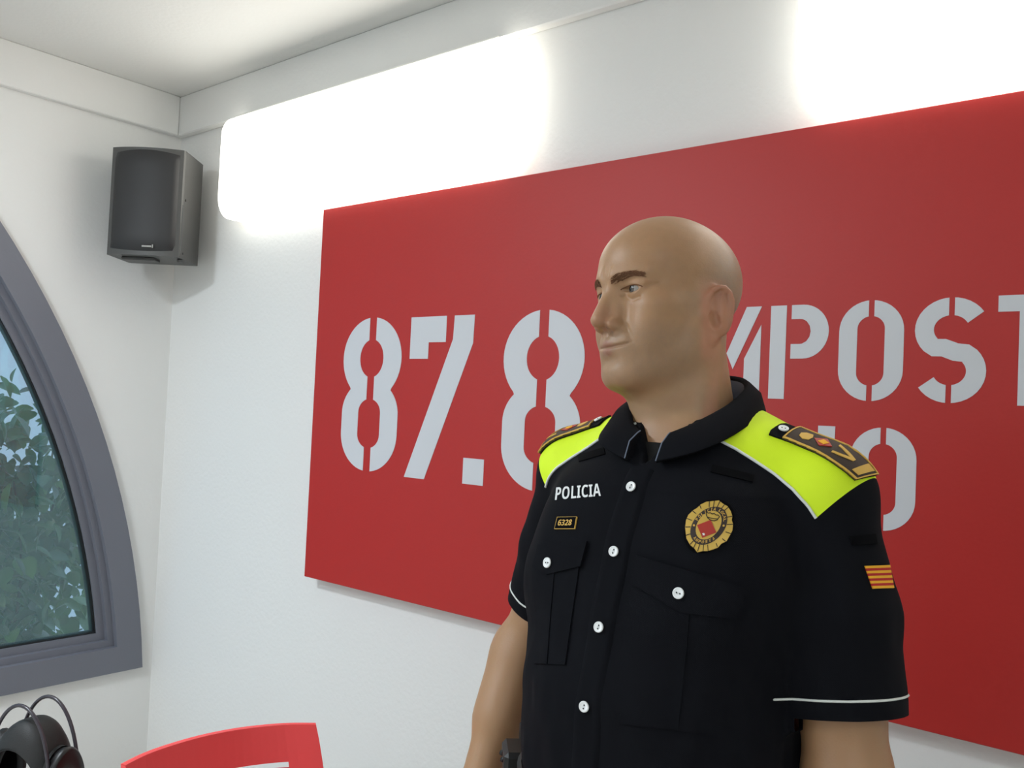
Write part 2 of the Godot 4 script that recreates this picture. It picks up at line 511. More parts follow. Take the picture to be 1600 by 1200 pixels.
	if l.z < 0.03 and p.x > 0.05:
		d = sm(d, ear_d(p), 0.005)
	return d * HS * 0.9

var helix := [Vector3(0.0745, -0.024, -0.0035), Vector3(0.0785, -0.012, -0.0040), Vector3(0.0825, -0.0010, -0.0100), Vector3(0.0852, 0.0040, -0.0190), Vector3(0.0868, 0.0040, -0.0270), Vector3(0.0878, -0.0020, -0.0345), Vector3(0.0878, -0.0120, -0.0385), Vector3(0.0862, -0.0240, -0.0385), Vector3(0.0838, -0.0360, -0.0355), Vector3(0.0808, -0.0470, -0.0300), Vector3(0.0782, -0.0560, -0.0230), Vector3(0.0765, -0.0620, -0.0160)]

func ear_d(p: Vector3) -> float:
	p.y += 0.0065
	var q := p - Vector3(0.079, -0.028, -0.018)
	if q.length_squared() > 0.0027: return q.length() - 0.044
	# a flat shell tilted away from the skull, hollow in the middle, with a rolled rim
	var e := Basis(Vector3(0, 1, 0), 0.34) * q
	e = Basis(Vector3(1, 0, 0), -0.20) * e
	var d := ell(e, Vector3(-0.0015, 0.003, -0.0025), Vector3(0.0068, 0.0335, 0.0215))
	d = sm(d, ell(p, Vector3(0.0720, -0.034, -0.010), Vector3(0.010, 0.026, 0.014)), 0.008)
	d = sx(d, -ell(e, Vector3(0.0068, 0.009, -0.003), Vector3(0.0042, 0.0155, 0.0110)), 0.005)
	d = sx(d, -ell(e, Vector3(0.0050, -0.009, 0.005), Vector3(0.0085, 0.0120, 0.0090)), 0.004)
	var r := 1.0
	for k in helix.size() - 1:
		r = minf(r, cone(p, helix[k], helix[k + 1], 0.0034, 0.0034))
	d = sm(d, r, 0.0045)
	d = sm(d, ell(p, Vector3(0.0750, -0.0640, -0.0100), Vector3(0.0055, 0.0085, 0.0080)), 0.007)      # lobe
	d = sm(d, ell(p, Vector3(0.0755, -0.0340, 0.0025), Vector3(0.0045, 0.0070, 0.0040)), 0.004)      # tragus
	d = sm(d, cone(p, Vector3(0.0835, -0.006, -0.0250), Vector3(0.0815, -0.036, -0.0250), 0.0026, 0.0032), 0.006)
	return d

func arm_d(p: Vector3) -> float:
	var s := 1 if p.x > 0 else 0
	var d := sm(cone(p, shoulder[s], hem[s], 0.048, 0.046), cone(p, hem[s], elbow[s], 0.047, 0.045), 0.02)
	var f: Vector3 = wrist[s] - elbow[s]
	d = sm(d, cone(p, elbow[s] + f * 0.12, elbow[s] + f * 0.45, 0.047, 0.044), 0.03)
	d = sm(d, cone(p, elbow[s], wrist[s], 0.043, 0.028), 0.02)
	return d

func body_d(p: Vector3) -> float:
	var d := torso_d(p, -0.02)
	d = sx(d, p.y - 1.46, 0.02)
	d = sx(d, 0.90 - p.y, 0.02)
	var s := 1 if p.x > 0 else 0
	var dir: Vector3 = (hem[s] - shoulder[s]).normalized()
	var arm := arm_d(p)
	if (p - hem[s]).dot(dir) < -0.01:      # inside the sleeve the arm stays clear of the cloth
		arm = maxf(arm, cone(p, shoulder[s], hem[s] + dir * 0.03, 0.060, hem_r[s]) + 0.013)
	d = sm(d, arm, 0.02) if p.y > 1.3 else minf(d, arm)
	return sm(d, neck_d(p), 0.03)

func hand_d(p: Vector3, s: int) -> float:
	var f: Vector3 = (wrist[s] - elbow[s]).normalized()
	var out := Vector3(-1.0 if s == 0 else 1.0, 0, 0)
	var across := f.cross(out).normalized()             # towards the thumb or away from it
	if across.z < 0: across = -across
	var o: Vector3 = wrist[s]
	var d := cone(p, o - f * 0.03, o + f * 0.02, 0.0285, 0.027)
	d = sm(d, cone(p, o + f * 0.03 + across * 0.018, o + f * 0.085 + across * 0.022, 0.016, 0.014), 0.02)
	d = sm(d, cone(p, o + f * 0.03 - across * 0.016, o + f * 0.080 - across * 0.024, 0.016, 0.013), 0.02)
	for k in 4:
		var side: float = [0.030, 0.010, -0.011, -0.030][k]
		var long: float = [0.070, 0.080, 0.074, 0.058][k]
		var a := o + f * (0.088 - 0.004 * absf(k - 1)) + across * side
		var b := a + (f * 0.95 - out * 0.3).normalized() * long * 0.5
		var c := b + (f * 0.75 - out * 0.75).normalized() * long * 0.5
		d = sm(d, minf(cone(p, a - f * 0.02, b, 0.0095, 0.0088), cone(p, b, c, 0.0088, 0.0072)), 0.004)
	var t0 := o + f * 0.022 + across * 0.026
	var t1 := o + f * 0.062 + across * 0.052 - out * 0.012
	d = sm(d, minf(cone(p, t0, t1, 0.013, 0.0105), cone(p, t1, t1 + f * 0.032 + across * 0.004 - out * 0.01, 0.0100, 0.0080)), 0.012)
	return d

# ------------------------------------------------------------------ pictures of cloth on the shirt: pixels to points on it
var hits := {}
func px_dir(q: Vector2) -> Vector3:
	return (cam_b.x * ((q.x - 800.0) / FPX) - cam_b.y * ((q.y - 600.0) / FPX) - cam_b.z).normalized()

func grad(f: Callable, p: Vector3, e := 0.003) -> Vector3:
	var g := Vector3.ZERO
	for w in [Vector3(1, -1, -1), Vector3(-1, -1, 1), Vector3(-1, 1, -1), Vector3(1, 1, 1)]:
		g += w * f.call(p + w * e)
	return g.normalized()

func hit(q: Vector2) -> Array:       # where a pixel's ray meets the shirt: [point, normal] in the man's axes
	var key := Vector2i(q * 8.0)
	if hits.has(key): return hits[key]
	var d := px_dir(q)
	var p := cam_pos - MAN + d * 0.75
	var best := p
	var least := 1.0
	for k in 160:
		var s := shirt_d(p)
		if s < least:
			least = s; best = p
		if s < 0.0002 or s > 1.0: break
		p += d * s * 0.8
	var r := [p, grad(shirt_d, p)] if least < 0.0005 else near_miss(best)
	hits[key] = r
	return r

func near_miss(p: Vector3) -> Array:     # a ray that just passes the cloth takes the point it passed
	var r := snap(p)
	return r if r[0].distance_to(p) < 0.03 else [p, grad(shirt_d, p)]

func snap(p: Vector3) -> Array:      # the nearest point of the shirt
	for k in 8:
		p -= grad(shirt_d, p) * shirt_d(p)
	return [p, grad(shirt_d, p)]

func front(x: float, y: float) -> Array:     # straight from the front
	var p := Vector3(x, y, 0.34)
	for k in 90:
		var s := shirt_d(p)
		if s < 0.0002: break
		p.z -= s * 0.8
	return [p, grad(shirt_d, p)]

func patch(poly: PackedVector2Array, how: Callable, lift: float, thick: float, step := 8.0) -> MB:  # a piece of cloth or metal that follows the surface
	var m := MB.new()
	var r := Rect2(poly[0], Vector2.ZERO)
	for q in poly: r = r.expand(q)
	var memo := {}
	var y := r.position.y
	while y < r.end.y:
		var x := r.position.x
		while x < r.end.x:
			for piece in Geometry2D.intersect_polygons(poly, PackedVector2Array([Vector2(x, y), Vector2(x + step, y), Vector2(x + step, y + step), Vector2(x, y + step)])):
				var ix := Geometry2D.triangulate_polygon(piece)
				for k in range(0, ix.size(), 3):
					var tr := []
					for e in 3:
						var q: Vector2 = piece[ix[k + e]]
						if not memo.has(q):
							var h: Array = how.call(q)
							memo[q] = m.v.size()
							m.v.append(h[0] + h[1] * (lift + thick)); m.n.append(h[1])
						tr.append(memo[q])
					var fn := (m.v[tr[1]] - m.v[tr[0]]).cross(m.v[tr[2]] - m.v[tr[0]])
					if fn.dot(m.n[tr[0]]) > 0: m.i.append_array(PackedInt32Array([tr[0], tr[2], tr[1]]))
					else: m.i.append_array(PackedInt32Array(tr))
			x += step
		y += step
	if thick > 0:
		var mid := Vector3.ZERO
		for q in m.v: mid += q / m.v.size()
		for k in poly.size():
			var a := poly[k]; var b := poly[(k + 1) % poly.size()]
			var parts := maxi(1, int(ceil((b - a).length() / step)))
			for e in parts:
				var h0: Array = how.call(a.lerp(b, float(e) / parts))
				var h1: Array = how.call(a.lerp(b, float(e + 1) / parts))
				m.quad(h0[0] + h0[1] * (lift - 0.001), h1[0] + h1[1] * (lift - 0.001), h1[0] + h1[1] * (lift + thick), h0[0] + h0[1] * (lift + thick))
	return m

func lettering(text: String, where: Callable, how: Callable, lift: float) -> MB:   # flat print: where() turns (letter widths, heights) into the surface's own 2D
	var tm := TextMesh.new()
	var fo := SystemFont.new()
	fo.font_names = PackedStringArray(["Droid Sans"]); fo.font_weight = 700
	tm.font = fo; tm.text = text; tm.font_size = 64; tm.pixel_size = 0.01; tm.depth = 0.0; tm.curve_step = 1.0
	var a := tm.get_mesh_arrays() if tm.get_surface_count() == 0 else tm.surface_get_arrays(0)
	var m := MB.new()
	var vs: PackedVector3Array = a[Mesh.ARRAY_VERTEX]
	var box := AABB(vs[0], Vector3.ZERO)
	for q in vs: box = box.expand(q)
	for q in vs:
		var u := Vector2((q.x - box.position.x) / box.size.x, (q.y - box.position.y) / box.size.y)
		var h: Array = how.call(where.call(u))
		m.v.append(h[0] + h[1] * lift); m.n.append(h[1])
	m.i = a[Mesh.ARRAY_INDEX] if a[Mesh.ARRAY_INDEX] != null and a[Mesh.ARRAY_INDEX].size() else PackedInt32Array(range(vs.size()))
	return m

func V2(a: Array) -> PackedVector2Array:
	var r := PackedVector2Array()
	for k in range(0, a.size(), 2): r.append(Vector2(a[k], a[k + 1]))
	return r

# ------------------------------------------------------------------ the room
const RX := 5.2
const RZ := 4.2
const ARCH_Z := 1.403

func arch(off: float, flat_z := false) -> PackedVector2Array:    # outline of the window (z, y): sill corner, big side arc, smaller crown arc, and the same back down
	var half := PackedVector2Array()
	var c1 := Vector2(3.2304, 0.146)
	var r1 := 3.19 - off
	var y0 := 0.389 + off
	var a0 := asin((y0 - c1.y) / r1)
	var a1 := asin(0.603)
	for k in 17:
		var a := lerpf(a0, a1, k / 16.0)
		half.append(c1 + Vector2(-cos(a), sin(a)) * r1)
	var c2 := Vector2(ARCH_Z, 1.527)
	for k in range(1, 9):
		var a := lerpf(a1, PI / 2, k / 8.0)
		half.append(c2 + Vector2(-cos(a), sin(a)) * (0.9 - off))
	var out := half.duplicate()
	if flat_z: return out
	for k in range(half.size() - 2, -1, -1):
		out.append(Vector2(2.0 * ARCH_Z - half[k].x, half[k].y))
	return out

func ring(a: PackedVector2Array, b: PackedVector2Array, x0: float, x1: float) -> MB:   # solid between two outlines on the window wall, from x0 (outside) to x1 (room)
	var m := MB.new()
	for k in a.size():
		var j := (k + 1) % a.size()
		var p := [Vector3(x1, a[k].y, a[k].x), Vector3(x1, a[j].y, a[j].x), Vector3(x1, b[j].y, b[j].x), Vector3(x1, b[k].y, b[k].x)]
		var d := Vector3(x0 - x1, 0, 0)
		m.quad(p[0], p[3], p[2], p[1]) if false else m.quad(p[0], p[1], p[2], p[3])
		m.quad(p[3] + d, p[2] + d, p[1] + d, p[0] + d)
		m.quad(p[0] + d, p[1] + d, p[1], p[0])
		m.quad(p[3], p[2], p[2] + d, p[3] + d)
	return m

func build_room() -> void:
	var m := at_box(Vector3(RX / 2, -0.1, RZ / 2), Vector3(RX + 0.4, 0.2, RZ + 0.4))
	struct(m, "floor", M.floor, "plain grey floor of the small studio", "floor")
	m = at_box(Vector3(RX / 2, CEIL + 0.1, RZ / 2), Vector3(RX + 0.4, 0.2, RZ + 0.4))
	struct(m, "ceiling", M.ceiling, "smooth off-white ceiling above the wall lights", "ceiling")
	m = at_box(Vector3(RX / 2, CEIL / 2, -0.1), Vector3(RX + 0.4, CEIL, 0.2))
	struct(m, "wall_back", M.wall, "white painted wall behind the red sign", "wall")
	m = at_box(Vector3(RX + 0.1, CEIL / 2, RZ / 2), Vector3(0.2, CEIL, RZ))
	struct(m, "wall_right", M.wall, "white painted wall opposite the arched window", "wall")
	m = at_box(Vector3(RX / 2, CEIL / 2, RZ + 0.1), Vector3(RX + 0.4, CEIL, 0.2))
	struct(m, "wall_front", M.wall, "white painted wall facing the red sign", "wall")
	# the window wall, in two halves round the arch
	m = MB.new()
	var t := T(Vector3.ZERO, Basis(Vector3(0, 0, 1), Vector3(0, 1, 0), Vector3(-1, 0, 0)))
	var half := arch(0.02, true)
	var poly := PackedVector2Array([Vector2(0, 0), Vector2(ARCH_Z, 0), Vector2(ARCH_Z, half[0].y)])
	poly.append_array(half)
	poly.append_array(PackedVector2Array([Vector2(ARCH_Z, CEIL), Vector2(0, CEIL)]))
	m.prism(poly, t, 0.2)
	var other := PackedVector2Array()
	for q in poly: other.append(Vector2(RZ if q.x == 0.0 else 2.0 * ARCH_Z - q.x, q.y))
	m.prism(other, t, 0.2)
	struct(m, "wall_left", M.wall, "white painted wall with the arched window", "wall")
	# the boxed band under the ceiling
	var band := 0.032
	m = at_box(Vector3(RX / 2, (2.511 + CEIL) / 2, band / 2), Vector3(RX, CEIL - 2.511, band), 0.004)
	struct(m, "trim_1", M.trim, "white boxed band under the ceiling above the red sign", "trim")
	m = at_box(Vector3(band / 2, (2.511 + CEIL) / 2, RZ / 2 + band / 2), Vector3(band, CEIL - 2.511, RZ - band), 0.004)
	struct(m, "trim_2", M.trim, "white boxed band under the ceiling above the arched window", "trim")
	# the window
	var w := Node3D.new()
	w.name = "window_1"; add_child(w)
	w.set_meta("kind", "structure"); w.set_meta("category", "window")
	w.set_meta("label", "large arched window with a broad grey frame, leaves outside")
	part(ring(arch(0.0), arch(0.098), -0.06, 0.022), "window_frame", M.frame, w)
	part(ring(arch(0.096), arch(0.122), -0.075, -0.004), "glazing_step", M.frame, w)
	part(ring(arch(0.120), arch(0.150), -0.085, -0.028), "glazing_bead", M.frame, w)
	part(ring(arch(0.149), arch(0.154), -0.085, -0.036), "gasket", M.gasket, w, "thin black rubber seal round the pane")
	m = MB.new()
	m.prism(arch(0.15), T(Vector3(-0.056, 0, 0), t.basis), 0.004)
	part(m, "pane", M.glass, w, "faintly blue glass pane")

func build_outside() -> void:
	var m := at_box(Vector3(-1.75, 1.5, 1.2), Vector3(0.2, 5.0, 7.0))
	struct(m, "wall_outside", M.outside_wall, "pale rendered wall outside the arched window", "wall")
	m = at_box(Vector3(-0.95, -0.1, 1.2), Vector3(1.5, 0.2, 7.0))
	struct(m, "floor_outside", M.paving, "paved strip outside the arched window", "paving")
	# the shrub
	var s := thing("leafy_shrub", "dense leafy green shrub pressed up outside the arched window", "shrub", Vector3(-0.62, 0, 0.42))
	var lm := []
	for k in 3:                                          # three leaf shapes: a folded blade with a curved tip
		var b := MB.new()
		var R := []
		var wid: float = [0.0265, 0.031, 0.0235][k]
		var len: float = [0.082, 0.086, 0.090][k]
		for a in 6:
			var u := a / 5.0
			var h := wid * pow(sin(PI * clampf(0.04 + 0.96 * pow(u, 0.85), 0, 1)), 0.75)
			var y := -0.012 * u * u
			R.append(PackedVector3Array([Vector3(-h, y + h * 0.35, u * len), Vector3(0, y, u * len), Vector3(h, y + h * 0.35, u * len)]))
		b.rows(R)
		lm.append(b.mesh())
	rng.seed = 77
	var stems := []
	for k in 11:
		var base := Vector3(rng.randf_range(-0.10, 0.12), 0.0, rng.randf_range(-0.25, 0.30))
		var top := Vector3(rng.randf_range(-0.12, 0.30), rng.randf_range(1.05, 1.62), rng.randf_range(-0.46, 0.42))
		var P := []
		for a in 9:
			var u := a / 8.0
			P.append(base.lerp(top, u) + Vector3(sin(u * 5.0 + k) * 0.05, 0, cos(u * 4.0 + k * 2.0) * 0.05 - u * (1.0 - u) * 0.1))
		var rr := []
		for a in 9: rr.append(0.009 - 0.0007 * a)
		var b := MB.new()
		b.tube(P, rr, 6)
		part(b, "stem", M.stem, s)
		stems.append(P)
	var all := []
	for k in 3000:
		var P: Array = stems[k % stems.size()]
		var u := pow(rng.randf(), 0.75) * 7.99
		var p: Vector3 = P[int(u)].lerp(P[int(u) + 1], fmod(u, 1.0)) + Vector3(rng.randf_range(-0.13, 0.13), rng.randf_range(-0.12, 0.12), rng.randf_range(-0.17, 0.17))
		if p.y < 0.25 or p.x > 0.48: continue
		var b := Basis.from_euler(Vector3(rng.randf_range(0.0, 1.2), rng.randf() * TAU, rng.randf_range(-0.8, 0.8))) * rng.randf_range(0.75, 1.25)
		all.append([p, b, rng.randi() % 3, rng.randi() % 4])
	# the ones that show best through the pane are pieces of their own
	var eye := cam_pos - s.position
	all.sort_custom(func(a, c): return score(a[0], eye) < score(c[0], eye))
	var rest := [MB.new(), MB.new(), MB.new(), MB.new()]
	for k in all.size():
		var a: Array = all[k]
		if k < 300:
			var o := part(lm[a[2]], "leaf", M.leaf[a[3]], s)
			o.transform = T(a[0], a[1])
		else:
			var st: MB = rest[a[3]]
			var ar: Array = lm[a[2]].surface_get_arrays(0)
			var k0 := st.v.size()
			for q in ar[Mesh.ARRAY_VERTEX]: st.v.append(a[0] + a[1] * q)
			for q in ar[Mesh.ARRAY_NORMAL]: st.n.append((a[1] * q).normalized())
			for q in ar[Mesh.ARRAY_INDEX]: st.i.append(q + k0)
	for k in 4:
		part(rest[k], "foliage", M.leaf[k], s, "the shrub's further leaves").set_meta("kind", "stuff")

func score(p: Vector3, eye: Vector3) -> float:       # how far out of the pane's view a leaf lies, then how far back
	var d := p - eye
	var u := (0.62 - eye.x) / d.x
	var q := eye + d * u + Vector3(-0.62, 0, 0.42)
	var off := maxf(0.16 - q.z, 0.0) + maxf(q.z - 0.66, 0.0) + maxf(0.5 - q.y, 0.0) + maxf(q.y - 1.75, 0.0)
	return off * 10.0 - p.x

# ------------------------------------------------------------------ the sign
func arc(c: Vector2, r: Vector2, a0: float, a1: float, n := 14) -> PackedVector2Array:
	var o := PackedVector2Array()
	for k in n + 1:
		var a := deg_to_rad(lerpf(a0, a1, float(k) / n))
		o.append(c + Vector2(cos(a) * r.x, sin(a) * r.y))
	return o

func pill(x: float, y0: float, y1: float, hw: float, ry: float) -> PackedVector2Array:
	var o := arc(Vector2(x, y1 - ry), Vector2(hw, ry), 0, 180, 20)
	o.append_array(arc(Vector2(x, y0 + ry), Vector2(hw, ry), 180, 360, 20))
	return o

func rect(x0: float, y0: float, x1: float, y1: float) -> PackedVector2Array:
	return V2([x0, y0, x1, y0, x1, y1, x0, y1])

func minus(shapes: Array, cut: PackedVector2Array) -> Array:
	var o := []
	for s in shapes: o.append_array(Geometry2D.clip_polygons(s, cut))
	return o

func stroke(path: PackedVector2Array, w: float) -> PackedVector2Array:
	var a := PackedVector2Array()
	var b := PackedVector2Array()
	for k in path.size():
		var t := (path[mini(k + 1, path.size() - 1)] - path[maxi(k - 1, 0)]).normalized()
		var nn := Vector2(-t.y, t.x) * w * 0.5
		a.append(path[k] + nn); b.append(path[k] - nn)
	b.reverse()
	a.append_array(b)
	return a

func eight(x: float) -> Array:
	var o := arc(Vector2(x, 0.138), Vector2(0.132, 0.127), -44.5, 224.5, 40)
	var lo := PackedVector2Array()
	lo.append_array(arc(Vector2(x, -0.032), Vector2(0.127, 0.106), 135.5, 180, 8))
	lo.append_array(arc(Vector2(x, -0.092), Vector2(0.127, 0.116), 180, 360, 32))
	lo.append_array(arc(Vector2(x, -0.032), Vector2(0.127, 0.106), 0, 44.5, 8))
	o.append_array(lo)
	var s := minus([o], rect(x - 0.0155, -0.4, x + 0.0155, 0.4))
	s = minus(s, pill(x, 0.080, 0.197, 0.053, 0.058))
	return minus(s, pill(x, -0.137, 0.014, 0.050, 0.042))

func letter_o(x: float, y: float) -> Array:
	var s := minus([pill(x, y, y + 0.203, 0.063, 0.062)], rect(x - 0.0055, y - 0.1, x + 0.0055, y + 0.4))
	return minus(s, pill(x, y + 0.031, y + 0.171, 0.0268, 0.026))

func letter_a(x: float, y: float) -> Array:       # x: left foot; the crossbar sits between two cuts
	var s := [V2([x, y, x + 0.037, y, x + 0.0665, y + 0.158, x + 0.0665, y + 0.201, x + 0.047, y + 0.201]),
		V2([x + 0.140, y, x + 0.103, y, x + 0.0765, y + 0.142, x + 0.0765, y + 0.201, x + 0.093, y + 0.201]), V2([x + 0.050, y + 0.040, x + 0.088, y + 0.040, x + 0.083, y + 0.068, x + 0.055, y + 0.068])]
	return s

func build_sign() -> void:
	var x0 := 1.009; var x1 := 3.409
	var yc := 1.4994
	var s := thing("red_sign", "large red wall sign with white stencil lettering behind the policeman", "sign", Vector3((x0 + x1) / 2, yc, 0.0))
	var off := -s.position
	var m := MB.new()
	m.box(T(Vector3(0, 0, 0.034)), Vector3(x1 - x0, 1.2, 0.042), 0.0015)
	part(m, "board", M.red, s, "red painted board")
	for q in [Vector2(-1, -0.4), Vector2(1, -0.4), Vector2(-1, 0.4), Vector2(1, 0.4)]:
		part(at_box(Vector3(q.x, q.y, 0.0065), Vector3(0.06, 0.06, 0.013)), "mounting_pad", M.black_plastic, s)
	var y := 1.47 + 0.05
	var y2 := 1.47 - 0.203
	var G := []            # [name, polygons with heights still measured from the camera's level or absolute]
	for e in [1.2835, 1.9445]:
		G.append(["digit", eight(e), 1.47])
	G.append(["digit", [V2([1.450, 0.260, 1.594, 0.260, 1.594, 0.185, 1.526, 0.185, 1.526, 0.137, 1.450, 0.137]), V2([1.625, 0.260, 1.701, 0.260, 1.699, 0.181, 1.533, -0.211, 1.450, -0.211, 1.622, 0.193])], 1.47])
	G.append(["decimal_point", [rect(1.683, -0.210, 1.759, -0.1385)], 1.47])
	var em := [V2([2.503, 0.250, 2.538, 0.250, 2.475, 0.113, 2.459, 0.148]), V2([2.538, 0.210, 2.538, 0.050, 2.501, 0.050, 2.501, 0.136])]
	for k in 2:
		var f := PackedVector2Array()
		for q in em[k]: f.append(Vector2(4.918 - q.x, q.y))
		em.append(f)
	em[2] = Geometry2D.clip_polygons(em[2], rect(2.449, 0.0, 2.6, 0.3))[0]
	G.append(["letter", letter_a(2.190, 0.049), 1.47])
	G.append(["letter", em, 1.47])
	var bowl := V2([2.605, 0.250, 2.630, 0.250])
	bowl.append_array(arc(Vector2(2.630, 0.193), Vector2(0.055, 0.057), 90, -90, 20))
	bowl.append_array(V2([2.605, 0.136, 2.605, 0.167, 2.624, 0.167]))
	bowl.append_array(arc(Vector2(2.624, 0.1935), Vector2(0.023, 0.0265), -90, 90, 14))
	bowl.append_array(V2([2.605, 0.220]))
	G.append(["letter", [rect(2.559, 0.050, 2.594, 0.250), bowl], 1.47])
	G.append(["letter", letter_o(2.7695, 0.0505), 1.47])
	var sp := arc(Vector2(2.9175, 0.1915), Vector2(0.0480, 0.0440), 30, 232, 20)
	sp.append_array(V2([2.905, 0.1565, 2.926, 0.1480]))
	sp.append_array(arc(Vector2(2.9155, 0.1115), Vector2(0.0465, 0.0435), 52, -150, 20))
	var es := minus([stroke(sp, 0.034)], rect(2.9125, 0.19, 2.9225, 0.3))
	G.append(["letter", minus(es, rect(2.9105, 0.0, 2.9205, 0.11)), 1.47])
	G.append(["letter", [V2([2.996, 0.252, 3.104, 0.252, 3.104, 0.222, 3.068, 0.222, 3.068, 0.050, 3.031, 0.050, 3.031, 0.222, 2.996, 0.222])], 1.47])
	G.append(["letter", letter_a(3.116, 0.049), 1.47])
	# second line: only its end shows beside the man
	var r2 := V2([2.236, 0, 2.262, 0])
	r2.append_array(arc(Vector2(2.262, -0.057), Vector2(0.055, 0.057), 90, -90, 16))
	r2.append_array(V2([2.302, -0.203, 2.262, -0.203, 2.236, -0.122, 2.236, -0.083, 2.256, -0.083]))
	r2.append_array(arc(Vector2(2.256, -0.0565), Vector2(0.023, 0.0265), -90, 90, 12))
	r2.append_array(V2([2.236, -0.03]))
	G.append(["letter", [rect(2.190, -0.203, 2.225, 0), r2], 1.47])
	var a2 := letter_a(2.340, -0.203)
	a2.append(V2([2.385, 0.036, 2.408, 0.036, 2.428, 0.012, 2.414, 0.012]))
	G.append(["letter", a2, 1.47])
	var dd := V2([2.556, 0, 2.572, 0])
	dd.append_array(arc(Vector2(2.572, -0.062), Vector2(0.066, 0.062), 90, 0, 10))
	dd.append_array(arc(Vector2(2.572, -0.141), Vector2(0.066, 0.062), 0, -90, 10))
	dd.append_array(V2([2.556, -0.203, 2.556, -0.172, 2.570, -0.172]))
	dd.append_array(arc(Vector2(2.570, -0.146), Vector2(0.031, 0.026), -90, 0, 8))
	dd.append_array(arc(Vector2(2.570, -0.057), Vector2(0.031, 0.026), 0, 90, 8))
	dd.append_array(V2([2.556, -0.031]))
	G.append(["letter", [rect(2.510, -0.203, 2.545, 0), dd], 1.47])
	G.append(["letter", [rect(2.670, -0.203, 2.705, -0.003)], 1.47])
	G.append(["letter", letter_o(2.800, -0.204), 1.47])
	for g in G:
		m = MB.new()
		for poly in g[1]:
			m.prism(poly, T(off + Vector3(0, g[2], 0.0548)), 0.0012)
		part(m, g[0], M.vinyl, s, "pale grey stencil " + g[0].replace("_", " "))

# ------------------------------------------------------------------ lights
func wall_light(x0: float, x1: float, label: String) -> void:      # an opal box: lit front, underside and ends, closed on top
	var c := Vector3((x0 + x1) / 2, 2.302, 0.0)
	var s := thing("wall_light", label, "light", c, Basis(), "glowing light boxes along the top of the sign wall")
	var L := x1 - x0
	var H := 0.375  # taller and rounder than the lamp, so the shape takes in some bloom
	part(at_box(Vector3(0, 0, 0.009), Vector3(L - 0.08, H - 0.08, 0.018), 0.002), "back_plate", M.white_metal, s)
	part(at_box(Vector3(0, H / 2 + 0.003, 0.040), Vector3(L - 0.16, 0.008, 0.076), 0.002), "top_cover", M.white_metal, s)
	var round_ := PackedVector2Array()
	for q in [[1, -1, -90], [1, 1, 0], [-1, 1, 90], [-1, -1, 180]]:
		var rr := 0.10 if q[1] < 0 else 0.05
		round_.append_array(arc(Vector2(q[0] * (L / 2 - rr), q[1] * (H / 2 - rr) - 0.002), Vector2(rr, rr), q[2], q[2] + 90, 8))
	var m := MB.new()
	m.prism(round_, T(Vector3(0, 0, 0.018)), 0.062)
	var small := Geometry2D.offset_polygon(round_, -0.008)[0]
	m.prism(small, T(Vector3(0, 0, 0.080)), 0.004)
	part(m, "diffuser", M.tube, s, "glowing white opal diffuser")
	var a := AreaLight3D.new()
	a.name = "box_glow"
	a.area_size = Vector2(L - 0.02, H - 0.02); a.light_energy = TUBE_E; a.light_color = Color(1.0, 0.985, 0.945)
	a.shadow_enabled = true; a.area_range = 12.0
	s.add_child(a)
	a.position = Vector3(0, 0, 0.089)
	a.rotation.y = PI

func ceiling_light(p: Vector3, side: float, long: float, energy: float, label: String) -> void:
	var s := thing("ceiling_light", label, "light", p, Basis(), "flat panels in the ceiling")
	for e in [[0.0, long / 2 + 0.012, side + 0.048, 0.024], [0.0, -long / 2 - 0.012, side + 0.048, 0.024], [side / 2 + 0.012, 0.0, 0.024, long], [-side / 2 - 0.012, 0.0, 0.024, long]]:
		part(at_box(Vector3(e[0], -0.006, e[1]), Vector3(e[2], 0.012, e[3]), 0.002), "frame", M.white_metal, s)
	part(at_box(Vector3(0, -0.004, 0), Vector3(side, 0.008, long)), "diffuser", M.panel, s, "glowing white diffuser")
	var a := AreaLight3D.new()
	a.name = "panel_glow"
	a.area_size = Vector2(side, long); a.light_energy = energy; a.light_color = Color(0.93, 0.97, 1.0)
	a.shadow_enabled = true; a.area_range = 12.0
	s.add_child(a)
	a.position = Vector3(0, -0.014, 0)
	a.rotation.x = -PI / 2

